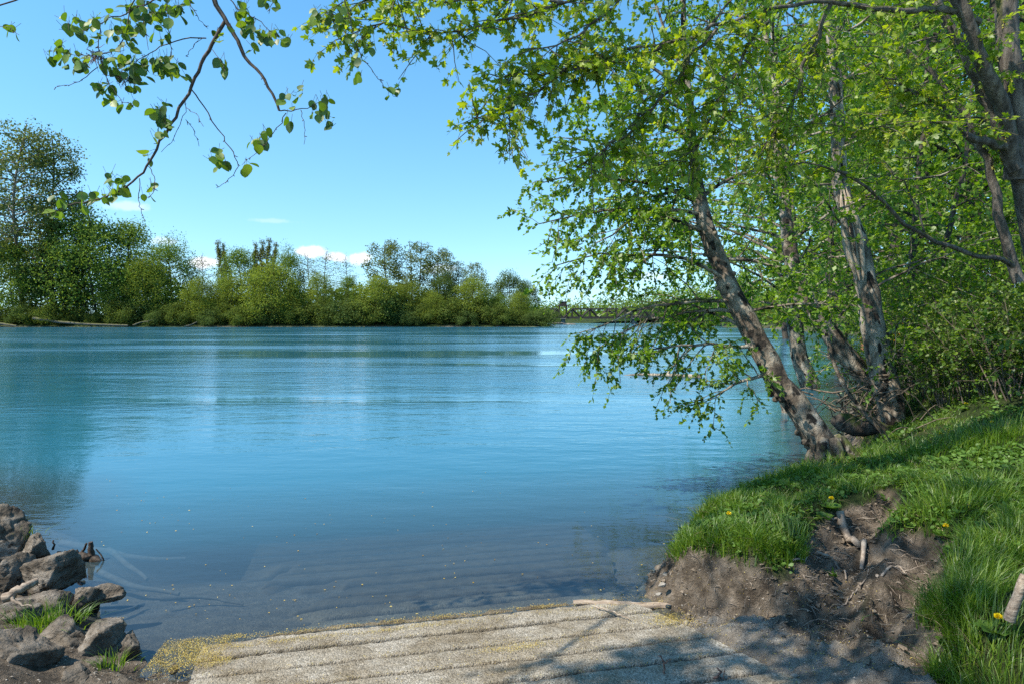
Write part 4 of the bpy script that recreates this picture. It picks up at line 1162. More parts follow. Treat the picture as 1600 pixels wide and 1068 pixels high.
def far_bank():
    protos = {}
    def proto(key, mat, bark, **kw):
        W, g = far_tree(**kw)
        protos[key] = (make_mesh(key + '_trunk', W.c, [bark]), make_mesh(key + '_crown', g.c, [mat]), kw['h'])
    proto('cotton_a', M['far_cotton'], M['pale_bark'], h=60, w=26, lobes=64, leaf=1.0, n_leaf=10500, base=.28, shape='tall', lean=.05, trunk_r=.011, seed=1, density=.5)
    proto('cotton_b', M['far_cotton'], M['dark_bark'], h=60, w=26, lobes=76, leaf=1.0, n_leaf=14000, base=.05, shape='tall', lean=-.02, trunk_r=.012, seed=2)
    proto('cotton_c', M['far_cotton'], M['dark_bark'], h=30, w=15, lobes=44, leaf=.75, n_leaf=6500, base=.22, shape='tall', trunk_r=.012, seed=3, density=.5)
    proto('cotton_d', M['far_cotton'], M['dark_bark'], h=30, w=17, lobes=50, leaf=.75, n_leaf=7000, base=.12, shape='tall', trunk_r=.012, stems=2, seed=4)
    proto('ivy', M['far_dark'], M['dark_bark'], h=45, w=15, lobes=50, leaf=.85, n_leaf=9500, base=.02, shape='cone', trunk_r=.012, seed=5)
    proto('round_a', M['far_round'], M['dark_bark'], h=32, w=25, lobes=50, leaf=.80, n_leaf=9000, base=.10, trunk_r=.014, seed=6)
    proto('round_b', M['far_light'], M['dark_bark'], h=28, w=21, lobes=44, leaf=.75, n_leaf=7500, base=.08, trunk_r=.014, stems=2, seed=7)
    proto('round_c', M['far_round'], M['dark_bark'], h=30, w=19, lobes=46, leaf=.75, n_leaf=7500, base=.16, trunk_r=.015, lean=.05, seed=8)
    proto('dense_d', M['far_light'], M['dark_bark'], h=22, w=20, lobes=44, leaf=.70, n_leaf=8000, base=.02, trunk_r=.014, seed=9, density=.75)
    proto('dark_e', M['far_dark'], M['dark_bark'], h=26, w=20, lobes=42, leaf=.75, n_leaf=7500, base=.06, trunk_r=.014, seed=10, density=.7)
    proto('poplar', M['far_poplar'], M['dark_bark'], h=32, w=3.4, lobes=80, leaf=.5, n_leaf=8000, base=.08, shape='column', trunk_r=.005, seed=11, density=.34)
    proto('sparse', M['far_poplar'], M['dark_bark'], h=28, w=12, lobes=60, leaf=.5, n_leaf=2600, base=.2, shape='tall', trunk_r=.008, seed=12, density=.4)
    def put(key, px, top, y, label, wf=1.0, name='broadleaf_tree', cat='tree', group=None, bottom=508, rot=None):
        x = (px - CX) / F * y
        z = gz(x, y)
        ht = CAMZ + (HY - top) / F * y - z
        s = ht / protos[key][2]
        r = empty(name, (x, y, z)); r.scale = (s * wf, s * wf, s); r.rotation_euler = (0, 0, px * .61 if rot is None else rot)
        tag(r, label, cat, group)
        link('trunk', protos[key][0], r); link('crown', protos[key][1], r)
    cw = 'cottonwood'
    put('cotton_a', 26, 186, 246, 'tall open cottonwood with a leaning pale trunk at the left picture edge', 1.0, cw, rot=.3)
    put('cotton_b', 86, 206, 252, 'tall feathery cottonwood second from the left picture edge', .95, cw, rot=1.2)
    put('cotton_a', -40, 200, 256, 'cottonwood cut off by the left picture edge', 1.0, cw, rot=4)
    put('ivy', 78, 330, 243, 'dark ivy clad trunk below the feathery cottonwood', 1.0, 'broadleaf_tree')
    put('ivy', 118, 345, 248, 'narrow dark tree between the feathery cottonwood and the wide maple', .9)
    put('round_c', 20, 378, 243, 'green tree at the foot of the leaning cottonwood', .9)
    put('round_a', 152, 328, 248, 'wide green maple right of the tall cottonwoods', .98)
    put('round_c', 205, 347, 254, 'maple partly hidden behind the wide green maple', .95)
    put('round_b', 232, 400, 246, 'light green tree between two taller maples', .9)
    put('round_a', 268, 372, 252, 'rounded dark green maple at the end of the tall left stand', .78)
    put('sparse', 312, 395, 256, 'sparse bare topped tree left of the poplar pair', 1.0, 'sparse_tree')
    put('dense_d', 318, 432, 246, 'low yellow green tree below the gap left of the poplar pair', .8)
    for px, top, lab in ((342, 371, 'left one of the close poplar pair'), (351, 376, 'right one of the close poplar pair'), (400, 374, 'leftmost poplar of the row of four'), (409, 370, 'second poplar of the row of four'),
                         (419, 367, 'third and tallest poplar of the row of four'), (429, 374, 'rightmost poplar of the row of four')):
        put('poplar', px, top, 262, 'slender ' + lab, 1.25, 'poplar', 'poplar', 'columnar poplars on the far bank')
    put('round_c', 376, 388, 252, 'yellowish open tree between the poplar pair and the row of four', .95)
    put('dense_d', 415, 408, 245, 'rounded bushy tree in front of the row of poplars', 1.0)
    put('round_a', 448, 386, 254, 'dark green tree right of the row of poplars', .62)
    put('sparse', 484, 392, 256, 'thin sparse tree left of the small white cloud', .9, 'sparse_tree')
    put('sparse', 512, 388, 258, 'thin leafless looking tree under the clouds', 1.1, 'sparse_tree')
    put('sparse', 538, 398, 255, 'thin sparse tree right under the brightest cloud', .9, 'sparse_tree')
    put('round_b', 500, 424, 247, 'light green tree in front of the thin sparse trees', .75)
    put('round_c', 545, 432, 250, 'green tree below the brightest cloud', .8)
    put('cotton_c', 603, 370, 258, 'open brownish cottonwood right of the clouds', 1.05, cw)
    put('cotton_d', 648, 374, 260, 'brownish cottonwood with two stems, tallest of the middle stand', 1.0, cw)
    put('cotton_c', 686, 383, 262, 'slim cottonwood at the right of the middle stand', 1.0, cw)
    put('cotton_d', 714, 404, 264, 'small cottonwood sloping down from the middle stand', .8, cw)
    put('dense_d', 588, 430, 248, 'bushy light tree in front of the open cottonwood', 1.1)
    put('round_b', 640, 436, 250, 'light tree in front of the two stemmed cottonwood', .9)
    put('dark_e', 690, 424, 254, 'dark green tree in front of the slim cottonwood', .8)
    put('cotton_d', 742, 407, 285, 'dark cottonwood peeping over the yellow green maple', .9, cw)
    put('dense_d', 733, 432, 254, 'yellow green maple with a rounded top near the point', .95)
    put('dark_e', 798, 426, 290, 'dark rounded tree behind the wooded point', 1.15)
    put('dark_e', 826, 440, 300, 'dark tree at the right end of the wooded point', .8)
    put('round_a', 775, 458, 256, 'green tree low on the wooded point', .9)
    put('round_b', 812, 456, 258, 'rounded willow on the tip of the wooded point', 1.1)
    put('dense_d', 460, 440, 246, 'bushy green tree right of the rounded bushy tree', .9)
    put('round_b', 360, 430, 247, 'light tree below the poplar pair', .9)
    put('dense_d', 672, 455, 249, 'low bushy tree between two lighter trees', .95)
    put('round_c', 180, 420, 244, 'tree in front of the wide green maple', .9)
    # bushes hanging over the water
    bp = []
    for k in range(3):
        W, g = far_tree(h=7, w=11, lobes=30, leaf=.55, n_leaf=4200, base=.02, trunk_r=.008, stems=3, seed=20 + k, density=.75)
        bp.append((make_mesh('bush_stems', W.c, [M['dark_bark']]), make_mesh('bush_leaves', g.c, [(M['far_bush'], M['far_dark'], M['far_bush'])[k]])))
    near = ['under the leaning cottonwood', 'below the ivy clad trunk', 'under the wide green maple', 'under the partly hidden maple', 'below the rounded dark maple', 'left of the poplar pair', 'below the poplar pair', 'left of the rounded bushy tree',
            'under the row of poplars', 'right of the row of poplars', 'under the thin sparse trees', 'below the clouds', 'under the brightest cloud', 'below the open cottonwood', 'below the middle stand', 'under the slim cottonwood',
            'below the yellow green maple', 'at the neck of the wooded point', 'on the wooded point', 'at the tip of the wooded point']
    for k in range(40):
        px = -25 + 865 * k / 39 + rng.uniform(-6, 6)
        y = np.interp(px, [0, 600, 850], [236.5, 243, 251]) + rng.uniform(.5, 4.0) + (k % 2) * 3
        x = (px - CX) / F * y
        s = rng.uniform(.7, 1.3) * (1.05 if k % 2 else .72)
        r = empty('bush', (x, y, gz(x, y) - .3)); r.scale = (s * 1.1, s, s); r.rotation_euler = (0, 0, rng.random() * 6)
        tag(r, ('taller bush set back on the far bank ' if k % 2 else 'low bush overhanging the far waterline ') + near[k // 2], 'bush', 'bushes along the far waterline')
        m = bp[(k * 7 // 3) % 3]
        link('stems', m[0], r); link('foliage', m[1], r)
    # unbroken wood behind the front row
    g = Geo()
    n = 26000
    px = rng.uniform(-120, 860, n); y = rng.uniform(262, 300, n)
    topn = np.interp(px, [-120, 0, 120, 180, 300, 320, 470, 560, 700, 780, 860], [372, 372, 400, 415, 440, 456, 456, 460, 450, 468, 486]) + 34 * fbm(px * .02, y * .03, 1, 3, 91)
    v = rng.random(n) ** .7
    x = (px - CX) / F * y; zt = CAMZ + (HY - topn) / F * y
    pos = np.stack([x, y, 2.2 + (zt - 2.2) * v], 1)
    leaves(LEAF_QUAD, pos, rnd_dirs(n), rng.normal(size=(n, 3)) + np.array((0, -.3, .6)), rng.uniform(.8, 1.7, n), g)
    tag(g.build('woodland', M['far_round']), 'continuous green wood behind the front row of far bank trees', 'woodland', None, 'stuff')
    # driftwood logs stranded along the far waterline
    for pts, r, lab in [([(52, 497, 236), (90, 503, 235.3), (130, 506.5, 235), (200, 508.5, 235)], .55, 'long grey log lying along the far waterline'),
                        ([(-5, 505, 236), (26, 509, 235)], .5, 'short log at the far waterline by the left picture edge'),
                        ([(208, 508, 236), (222, 503, 236), (240, 500, 236.5)], .28, 'pale forked branch sticking up at the far waterline'),
                        ([(288, 510, 238), (300, 507, 238), (308, 503, 238.5)], .3, 'small pale stump at the far waterline'),
                        ([(492, 509, 242), (520, 510.5, 241.5)], .3, 'thin log at the far waterline below the sparse trees'),
                        ([(795, 511, 247), (850, 511.3, 247)], .35, 'low gravelly log on the tip of the wooded point')]:
        q = trunk_line(pts, 10, .06); g = Geo(); g.tube(q, np.linspace(r, r * .6, 10), 7, 0, .15)
        if 'forked' in lab: g.tube(trunk_line([(218, 505, 236), (226, 501.5, 236), (232, 504, 236)], 6, .03), .16, 5)
        tag(g.build('driftwood_log', M['maple_bark'], None, True, q[0]), lab, 'log', 'logs stranded on the far bank')


far_bank()


# ------------------------------------------------------------------ railway bridge, hill and trees beyond
def bridge():
    Y = 440.0
    base = np.array((20.0, Y, 0))
    root = empty('railway_bridge', base); tag(root, 'dark steel truss railway bridge crossing the river in the distance', 'bridge')
    deck, H_, dp = 4.3, 5.6, 5.0
    x0 = P(846, 500, Y)[0]; x1 = P(1330, 500, Y)[0]
    piers = [P(p, 500, Y)[0] for p in (842, 880, 992, 1120, 1235, 1330)]
    for a, b in zip(piers[:-1], piers[1:]):
        g = Geo(); n = max(2, int(round((b - a) / 5.5)))
        if n % 2: n += 1
        xs = np.linspace(a + .25, b - .25, n + 1)
        for yy in (Y, Y + dp):
            g.box(((a + b) / 2, yy, deck), (b - a - .5, .6, 1.4)); g.box(((xs[1] + xs[-2]) / 2 if n > 2 else (a + b) / 2, yy, deck + H_), (xs[-2] - xs[1] + .4 if n > 2 else .6, .55, .95))
            for k in range(n):
                lo, hi = (xs[k], xs[k + 1]) if k % 2 == 0 else (xs[k + 1], xs[k])
                g.bar((lo, yy, deck), (hi, yy, deck + H_), .48)
            for k in range(1, n): g.bar((xs[k], yy, deck), (xs[k], yy, deck + H_), .34)
        g.box(((a + b) / 2, Y + dp / 2, deck - .1), (b - a - .5, dp - .6, .35))
        for k in range(1, n): g.bar((xs[k], Y, deck + H_), (xs[k], Y + dp, deck + H_), .15)
        g.build('truss_span', M['rusty_steel'], root, False, base).location = (0, 0, 0)
    for p in piers[1:-1]:
        g = Geo(); g.tube([(p, Y + dp / 2, -2), (p, Y + dp / 2, deck - .5)], [1.9, 1.5], 10); g.box((p, Y + dp / 2, deck - .62), (3.4, dp + .8, .5))
        g.build('pier', M['pier'], root, False, base).location = (0, 0, 0)
    g = Geo(); p = piers[1]
    for sx in (-2.6, 2.6):
        for yy in (Y - .5, Y + dp + .5): g.bar((p + sx, yy, deck), (p + sx * .85, yy, deck + 8.2), .28)
    g.box((p, Y + dp / 2, deck + 7.6), (7.2, dp + 1.6, .5)); g.box((p, Y + dp / 2, deck + 9.0), (4.4, 3.6, 2.3)); g.box((p, Y + dp / 2, deck + 10.3), (5.2, 4.4, .3))
    g.build('control_tower', M['rusty_steel'], root, False, base).location = (0, 0, 0)
    # rocky islet under the tower pier
    for k, (px, w, h, lab) in enumerate(((872, 11, 2.6, 'pale rock pile at the bridge pier'), (892, 7, 1.4, 'low pale rocks right of the bridge pier'))):
        me, _ = boulder(k + 40, (w, 4, h), 3)
        x = P(px, 505, Y - 9)[0]
        o = link('rock_pile', me, None, (x, Y - 9, .1)); tag(o, lab, 'rocks')


def boulder(seed, size, sub=4, planes=11, rough=.10):
    r = np.random.default_rng(seed + 100)
    bm = bmesh.new(); bmesh.ops.create_icosphere(bm, subdivisions=sub, radius=1)
    pn = r.normal(size=(planes, 3)); pn /= np.linalg.norm(pn, axis=1, keepdims=True); pd = r.uniform(.55, .95, planes)
    off = Vector(r.uniform(-50, 50, 3))
    for v in bm.verts:
        n = np.array(v.co.normalized())
        c = pn @ n
        rad = min(1.15, np.min(np.where(c > .05, pd / np.maximum(c, .05), 9)))
        p = Vector(n * rad)
        f = mnoise.fractal(p * 1.3 + off, 1.0, 2.1, 5) * rough * .30 + mnoise.fractal(p * 8 + off, .7, 2.1, 4) * rough * .22 + (math.floor(mnoise.noise(p * 1.7 + off) * 4) * .03)
        rid = 1 - abs(mnoise.noise(p * 2.6 + off)); f -= max(0, rid - .88) * .8
        p = p * (1 + f)
        v.co = Vector((p.x * size[0] / 2, p.y * size[1] / 2, p.z * size[2] / 2))
    me = bpy.data.meshes.new('boulder'); bm.to_mesh(me); bm.free()
    me.polygons.foreach_set('use_smooth', np.full(len(me.polygons), True))
    me.materials.append(M['rock'])
    return me, off


bridge()


def far_right():
    # wooded hill behind the bridge
    xs = np.linspace(-40, 900, 95); ys = np.linspace(705, 1100, 30)
    def hh(X, Y): return -1 + 34 * smooth((X - 60) / 190) * np.exp(-((Y - 930) / 170) ** 2) + 14 * np.exp(-((X - 60) / 90) ** 2 - ((Y - 960) / 120) ** 2) + 5 * fbm(X * .02, Y * .02, 1, 3, 61)
    v, f = grid_mesh(xs, ys, hh)
    m, nt, out = new_mat('hill_ground'); p = nt.nodes.new('ShaderNodeBsdfDiffuse'); p.inputs[0].default_value = (.02, .04, .015, 1); nt.links.new(p.outputs[0], out.inputs[0])
    tag(link('hills', make_mesh('hills', [(v, f, 0)], [m])), kind='structure')
    g = Geo(); n = 34000
    x = rng.uniform(-30, 800, n); y = rng.uniform(710, 960, n)
    k = np.floor(x / 9) * 31 + np.floor(y / 9)
    z = hh(x, y) + 15 * rng.random(n) ** .6 * (.6 + .8 * hash2(np.floor(x / 8), np.floor(y / 8), 5))
    leaves(LEAF_QUAD, np.stack([x, y, z], 1), rnd_dirs(n), rng.normal(size=(n, 3)) + np.array((0, -.4, .7)), rng.uniform(1.6, 3.4, n), g)
    tag(g.build('forest', M['far_round']), 'distant dark forest on the hill behind the bridge', 'forest', None, 'stuff')
    # trees on the right bank between the near wood and the bridge
    kinds = []
    for k, (mat, h, w) in enumerate((('far_round', 18, 15), ('far_light', 15, 14), ('far_dark', 20, 13))):
        W, gg = far_tree(h=h, w=w, lobes=36, leaf=.6, n_leaf=5200, base=.06, trunk_r=.014, seed=50 + k, density=.7)
        kinds.append((make_mesh('bank_trunk', W.c, [M['dark_bark']]), make_mesh('bank_crown', gg.c, [M[mat]]), h))
    for px, top, y, k, lab in [(1085, 470, 300, 2, 'dark tree at the right bridge end'), (1110, 462, 275, 0, 'green tree on the right bank beside the bridge'), (1135, 468, 250, 1, 'light tree on the right bank before the bridge'), (1160, 455, 230, 0, 'green tree behind the leaning alder trunk'),
                               (1185, 460, 205, 2, 'dark tree on the right bank behind the alder crown'), (1215, 445, 185, 1, 'light tree on the right bank left of the pale footed alder'), (1245, 440, 165, 0, 'tree on the right bank behind the pale footed alder'),
                               (1275, 430, 150, 2, 'dark tree on the far shore of the inlet'), (1300, 415, 130, 1, 'light tree on the far shore of the inlet'), (1330, 400, 112, 0, 'green tree at the mouth of the inlet'),
                               (1050, 478, 420, 0, 'small tree right behind the bridge truss'), (1150, 430, 330, 2, 'taller dark tree on the slope above the right bank')]:
        x = max((px - CX) / F * y, 0); z = gz(x, y)
        ht = CAMZ + (HY - top) / F * y - z; s = ht / kinds[k][2]
        r = empty('broadleaf_tree', (x, y, z)); r.scale = (s * 1.15, s * 1.15, s); r.rotation_euler = (0, 0, px * .4)
        tag(r, lab, 'tree', 'trees along the right bank towards the bridge')
        link('trunk', kinds[k][0], r); link('crown', kinds[k][1], r)


far_right()


def cabin_and_boats():
    y = 30.0
    x = (1425 - CX) / F * y; z = gz(x, y)
    root = empty('wooden_cabin', (x, y, z)); tag(root, 'small reddish brown wooden cabin half hidden behind the trees', 'cabin')
    top = CAMZ + (HY - 468) / F * y - z
    g = Geo(); g.box((0, 0, top / 2 - .05), (3.2, 2.6, top)); g.build('wall', M['cabin_wood'], root, False)
    g = Geo()
    a = np.array([(-1.9, -1.7, top), (1.9, -1.7, top), (1.9, 1.7, top), (-1.9, 1.7, top), (-1.9, 0, top + .9), (1.9, 0, top + .9)])
    g.add(a, [(0, 1, 5, 4), (2, 3, 4, 5)]); g.add(a, [(0, 4, 3), (1, 2, 5)]); g.add(a - np.array((0, 0, .02)), [(3, 2, 1, 0)])
    g.build('roof', M['roofing'], root, False)
    g = Geo(); g.box((-.4, -1.33, top * .62), (.9, .06, .8)); w = g.build('window', M['pier'], root, False)
    g = Geo(); g.box((-.4, -1.35, top * .62), (.7, .06, .6)); g.build('pane', M['wet_wood'], w, False)
    g = Geo()
    for k in range(5): g.box((-1.5 + .75 * k, -2.6, top * .34), (.09, .09, .9))
    g.box((0, -2.6, top * .34 + .48), (3.2, .12, .07)); g.box((0, -2.0, top * .2), (3.2, 1.3, .12))
    g.build('porch', M['cabin_wood'], root, False)
    for px, py, yy, L, lab in ((1405, 528, 20, 1.7, 'yellow orange kayak lying tilted behind the shrubs'), (1432, 504, 23, 1.3, 'small orange kayak end showing through the leaves')):
        c = P(px, py, yy); g = Geo(); n = 11; t = np.linspace(-1, 1, n)
        pts = np.stack([c[0] + t * L / 2, c[1] + 0 * t, c[2] + t * .22 + .10 * t * t], 1)
        g.tube(pts, .16 * (1 - t ** 2) ** .6 + .01, 9); g.tube(pts[4:7] + np.array((0, -.02, .12)), .07, 8)
        tag(g.build('kayak', M['kayak'], None, True, c), lab, 'kayak', 'kayaks behind the thicket')


cabin_and_boats()


# ------------------------------------------------------------------ boulders at the left of the ramp
def left_rocks():
    spec = [  # px, py centre, distance, width, height (px), depth m, planes, label
        (8, 832, 5.35, 92, 92, .45, 'tall dark topped boulder at the left picture edge, highest of the pile'),
        (18, 902, 4.95, 80, 70, .38, 'knobbly boulder right below the highest boulder'),
        (78, 893, 4.95, 84, 76, .36, 'dark boulder whose peak stands at the water edge'),
        (68, 944, 4.55, 92, 50, .34, 'flat topped grey boulder below the dark peaked one'),
        (22, 962, 4.40, 100, 60, .36, 'flat grey boulder under the driftwood branch'),
        (136, 934, 4.62, 44, 54, .16, 'small jagged stone standing in the water'),
        (164, 926, 4.66, 46, 26, .14, 'low wet stone leaning on the jagged stone in the water'),
        (98, 1008, 3.98, 104, 74, .36, 'pale angular boulder behind the large front one'),
        (168, 1000, 4.00, 96, 72, .32, 'cracked pale boulder closest to the ramp'),
        (194, 1012, 4.00, 50, 50, .2, 'rounded brown stone on the ramp side of the cracked boulder'),
        (24, 1036, 3.62, 118, 104, .44, 'large boulder in the bottom left corner'),
        (146, 1038, 3.75, 40, 22, .10, 'small stone in the dark soil under the cracked boulder'),
        (270, 1040, 3.80, 17, 11, .05, 'small grey stone lying in the yellow catkins'),
        (56, 860, 5.3, 44, 44, .2, 'small pale stone wedged behind the dark peaked boulder'),
        (120, 1060, 3.6, 60, 34, .2, 'half buried stone at the bottom picture edge'),
    ]
    for k, (px, py, y, w, h, dp, lab) in enumerate(spec):
        sx, sz = w / F * y * 1.12, h / F * y * 1.2
        me, _ = boulder(k + 1, (sx, max(dp, sx * .8), sz), 5 if w > 40 else 4, 12 if w > 30 else 9, .11)
        o = link('boulder' if w > 60 else 'stone', me, None, P(px, py + 4, y + .05)); o.rotation_euler = (rng.uniform(-.15, .15), rng.uniform(-.2, .2), rng.random() * 6)
        tag(o, lab, 'rock' if w > 60 else 'stone', 'riprap rocks left of the ramp')


left_rocks()


def stick(label, pts, r0, r1, mat, name='stick', forks=(), sides=7, cat='stick', group=None, n=12, wob=.004):
    q = trunk_line(pts, n, wob)
    g = Geo(); g.tube(q, np.linspace(r0, r1, n), sides, 0, .12)
    for f, r in forks: g.tube(trunk_line(f, 7, wob), np.linspace(r, r * .4, 7), 5, 0, .1)
    return tag(g.build(name, mat, None, True, q[0]), label, cat, group)


def debris():
    stick('smooth pale driftwood branch resting on the flat boulder', [(6, 934, 4.25), (25, 922, 4.25), (45, 912, 4.3), (58, 907, 4.35)], .030, .022, M['driftwood'], 'driftwood_branch', [([(20, 932, 4.22), (24, 941, 4.2), (36, 946, 4.2), (50, 946, 4.2)], .012)])
    # tangle of wet roots in the shallows
    c = P(138, 872, 5.72)
    root = tag(empty('root_tangle', c), 'tangle of dark wet roots sticking out of the shallow water beside the rocks', 'roots')
    g = Geo()
    g.tube(trunk_line([(118, 866, 5.72), (134, 869, 5.72), (150, 874, 5.72), (162, 879, 5.72)], 8, .008), [.012, .035, .042, .034, .04, .036, .024, .01], 9, 0, .35)
    for pts, r in [([(142, 868, 5.72), (141, 846, 5.72)], .03), ([(122, 868, 5.72), (135, 848, 5.72)], .014), ([(160, 880, 5.72), (164, 872, 5.72), (150, 857, 5.72)], .009), ([(118, 878, 5.65), (100, 860, 5.65)], .018), ([(122, 892, 5.55), (96, 863, 5.65), (90, 862, 5.65)], .02),
                   ([(130, 900, 5.3), (112, 880, 5.45)], .02), ([(82, 858, 5.65), (84, 843, 5.65)], .010), ([(128, 872, 5.72), (120, 858, 5.72)], .012)]:
        g.tube(trunk_line(pts, 5, .006), np.linspace(r, r * .6, 5), 6, 0, .2)
    g.build('roots', M['wet_wood'], root, True, c).location = (0, 0, 0)
    # sunken branches
    for pts, r, lab in [([(95, 820, 6.4), (150, 826, 6.3), (220, 838, 6.1), (290, 833, 6.2)], .035, 'sunken branch lying just under the water furthest from the rocks'),
                        ([(170, 832, 6.2), (205, 848, 5.9), (230, 862, 5.7)], .03, 'pale sunken branch crossing the furthest sunken one'),
                        ([(150, 862, 5.7), (200, 885, 5.45), (280, 892, 5.4)], .03, 'sunken branch pointing to the ramp from the root tangle'),
                        ([(155, 945, 4.85), (190, 930, 4.95), (225, 908, 5.2)], .028, 'sunken pale branch beside the jagged stone'),
                        ([(250, 918, 5.1), (320, 905, 5.25), (380, 908, 5.2)], .018, 'thin sunken stick in the shallow water left of the ramp')]:
        q = trunk_line(pts, 10, .006); q[:, 2] = -.07 - .08 * np.linspace(0, 1, 10)
        g = Geo(); g.tube(q, np.linspace(r, r * .5, 10), 7, 0, .15)
        tag(g.build('sunken_branch', M['sunk_wood'], None, True, q[0]), lab, 'branch', 'sunken branches near the rocks')
    # driftwood log across the corner of the ramp
    stick('smooth reddish brown driftwood log at the water edge where the ramp meets the bank', [(896, 941, 4.85), (940, 941, 4.82), (1000, 945, 4.8), (1064, 947, 4.78)], .020, .025, M['driftwood'], 'driftwood_log', cat='log')
    stick('thin bent twig lying against the driftwood log on the ramp', [(930, 946, 4.68), (960, 955, 4.55), (985, 968, 4.42)], .006, .003, M['driftwood'], 'twig', cat='twig')
    stick('forked reddish twig standing up from the near end of the ramp', [(1032, 1066, 3.55), (1038, 1048, 3.55), (1038, 1034, 3.55), (1030, 1024, 3.55)], .007, .003, M['reddish_twig'], 'twig', [([(1040, 1036, 3.55), (1044, 1030, 3.56), (1048, 1028, 3.56)], .003)], cat='twig')
    stick('crooked brown twig lying at the bottom of the ramp by the sand', [(1085, 1068, 3.5), (1105, 1062, 3.5), (1122, 1058, 3.5), (1128, 1046, 3.5), (1120, 1042, 3.5)], .009, .004, M['reddish_twig'], 'twig', [([(1122, 1058, 3.5), (1134, 1054, 3.5), (1132, 1044, 3.5)], .004)], cat='twig')
    stick('weathered wooden stake stuck in the grass at the right picture edge', [(1577, 968, 3.0), (1588, 938, 2.98), (1602, 898, 2.97)], .024, .019, M['driftwood'], 'stake', cat='stake', wob=.0008, n=6)
    # floating log out in the river
    y = 24.8
    q = np.array([P(966, 586, 25.6), P(1000, 583, 25.5), P(1050, 588, 24.8), P(1096, 592, 24.2)]); q[:, 2] = (-.05, .03, .05, .05)
    t = np.linspace(0, 1, 14); s = np.linspace(0, 1, 4); q = np.stack([np.interp(t, s, q[:, k]) for k in range(3)], 1)
    root = tag(empty('floating_log', q[7]), 'long pale log floating low in the river beyond the leaning alder', 'log')
    g = Geo(); g.tube(q, np.linspace(.035, .085, 14), 9, 0, .12); g.build('log', M['pale_bark'], root, True, q[7]).location = (0, 0, 0)
    g = Geo(); g.tube(bend_path(q[8] , q[8] + np.array((.75, .1, .75)), .05, 6, .05), [.05, .045, .035, .03, .02, .012], 6)
    g.tube(bend_path(q[8] + np.array((.4, .05, .4)), q[8] + np.array((.2, 0, .75)), .05, 5, .05), [.025, .02, .016, .012, .008], 5); g.build('branch_stub', M['pale_bark'], root, True, q[7]).location = (0, 0, 0)
    # snag: pale dead stem in the inlet
    stick('short pale dead stump in the water left of the leaning alder foot', [(1228, 645, 15), (1224, 630, 15), (1226, 618, 15)], .09, .06, M['pale_bark'], 'stump', cat='stump')
    # root wad under the slanting alder: heap of dead brush
    c = P(1335, 625, 10.2); root = tag(empty('brush_heap', c), 'heap of dead brush and roots at the water edge under the slanting alder', 'brush')
    g = Geo()
    for k in range(90):
        a = c + rng.normal(size=3) * np.array((.28, .25, .24)); a[2] = max(a[2], .02)
        b = a + rng.normal(size=3) * np.array((.34, .25, .24)) + np.array((0, 0, .03))
        g.tube(bend_path(a, b, .08, 5, .12), np.linspace(rng.uniform(.008, .02), .004, 5), 4)
    g.build('dead_twigs', M['dead_twig'], root, True, c).location = (0, 0, 0)
    g = Geo(); g.tube(trunk_line([(1300, 655, 10), (1340, 668, 9.8), (1400, 672, 9.6)], 8, .02), [.05, .13, .15, .14, .12, .11, .09, .05], 9, 0, .3); g.build('rotten_log', M['dark_bark'], root, True, c).location = (0, 0, 0)
    # dead canes in front of the thicket
    for k in range(9):
        px = rng.uniform(1370, 1500); y = rng.uniform(8.3, 9.3); py = 690 - (px - 1370) * .30 + rng.uniform(-8, 8)
        L = rng.uniform(50, 120) * rng.choice((-1, 1))
        stick(('bare dead cane %s at the edge of the thicket above the grass' % ('arching left' if L < 0 else 'arching right')), [(px, py, y), (px + L * .4, py - rng.uniform(15, 60), y - .1), (px + L, py - rng.uniform(0, 55), y - .15)], .008, .003, M['dead_twig'], 'cane', cat='cane', group='dead canes at the thicket edge', n=9, sides=5)
    # bare stems lying over the water
    stick('bare dead branch slanting down from the torn trunk to the water', [(1290, 520, 9.9), (1310, 590, 9.8), (1345, 640, 9.7), (1400, 700, 9.5)], .03, .022, M['alder_bark'], 'dead_branch', cat='branch')
    # roots out of the washed bank
    def ground_line(pts, lift=.02, n=14):
        q = trunk_line(pts, n, .0); 
        for k in range(n): q[k, 2] = gz(q[k, 0], q[k, 1]) + lift
        return q
    rts = [([(1312, 852, 5.05), (1335, 870, 4.85), (1352, 888, 4.72), (1346, 915, 4.55)], .030, 'thick pale root slanting down the washed hollow of the bank'),
           ([(1275, 915, 4.62), (1300, 908, 4.64), (1318, 910, 4.58), (1322, 925, 4.5)], .012, 'thin pale root bent like a hook below the undercut'),
           ([(1238, 925, 4.5), (1252, 910, 4.5), (1262, 895, 4.55)], .009, 'thin root sticking out of the sandy bank face'),
           ([(1290, 845, 5.0), (1316, 840, 5.05), (1340, 848, 5.05)], .009, 'thin root lying across the top of the hollow'),
           ([(1370, 960, 4.2), (1395, 935, 4.3), (1420, 915, 4.3), (1402, 905, 4.35)], .010, 'crooked root by the grassy mound'),
           ([(1180, 920, 4.62), (1183, 900, 4.66)], .007, 'short root hanging from the bank face, left one of two'),
           ([(1192, 925, 4.6), (1196, 903, 4.65)], .008, 'short root hanging from the bank face, right one of two'),
           ([(1310, 965, 4.2), (1335, 950, 4.28), (1352, 930, 4.36)], .007, 'thin dry stick lying on the sand under the hook root')]
    for pts, r, lab in rts:
        q = ground_line(pts, r * 1.6); g = Geo(); g.tube(q, np.linspace(r, r * .45, len(q)), 7, 0, .2)
        tag(g.build('exposed_root', M['root'], None, True, q[0]), lab, 'root', 'roots exposed in the washed bank')
    # hair roots and dry stems: nobody could count them
    g = Geo()
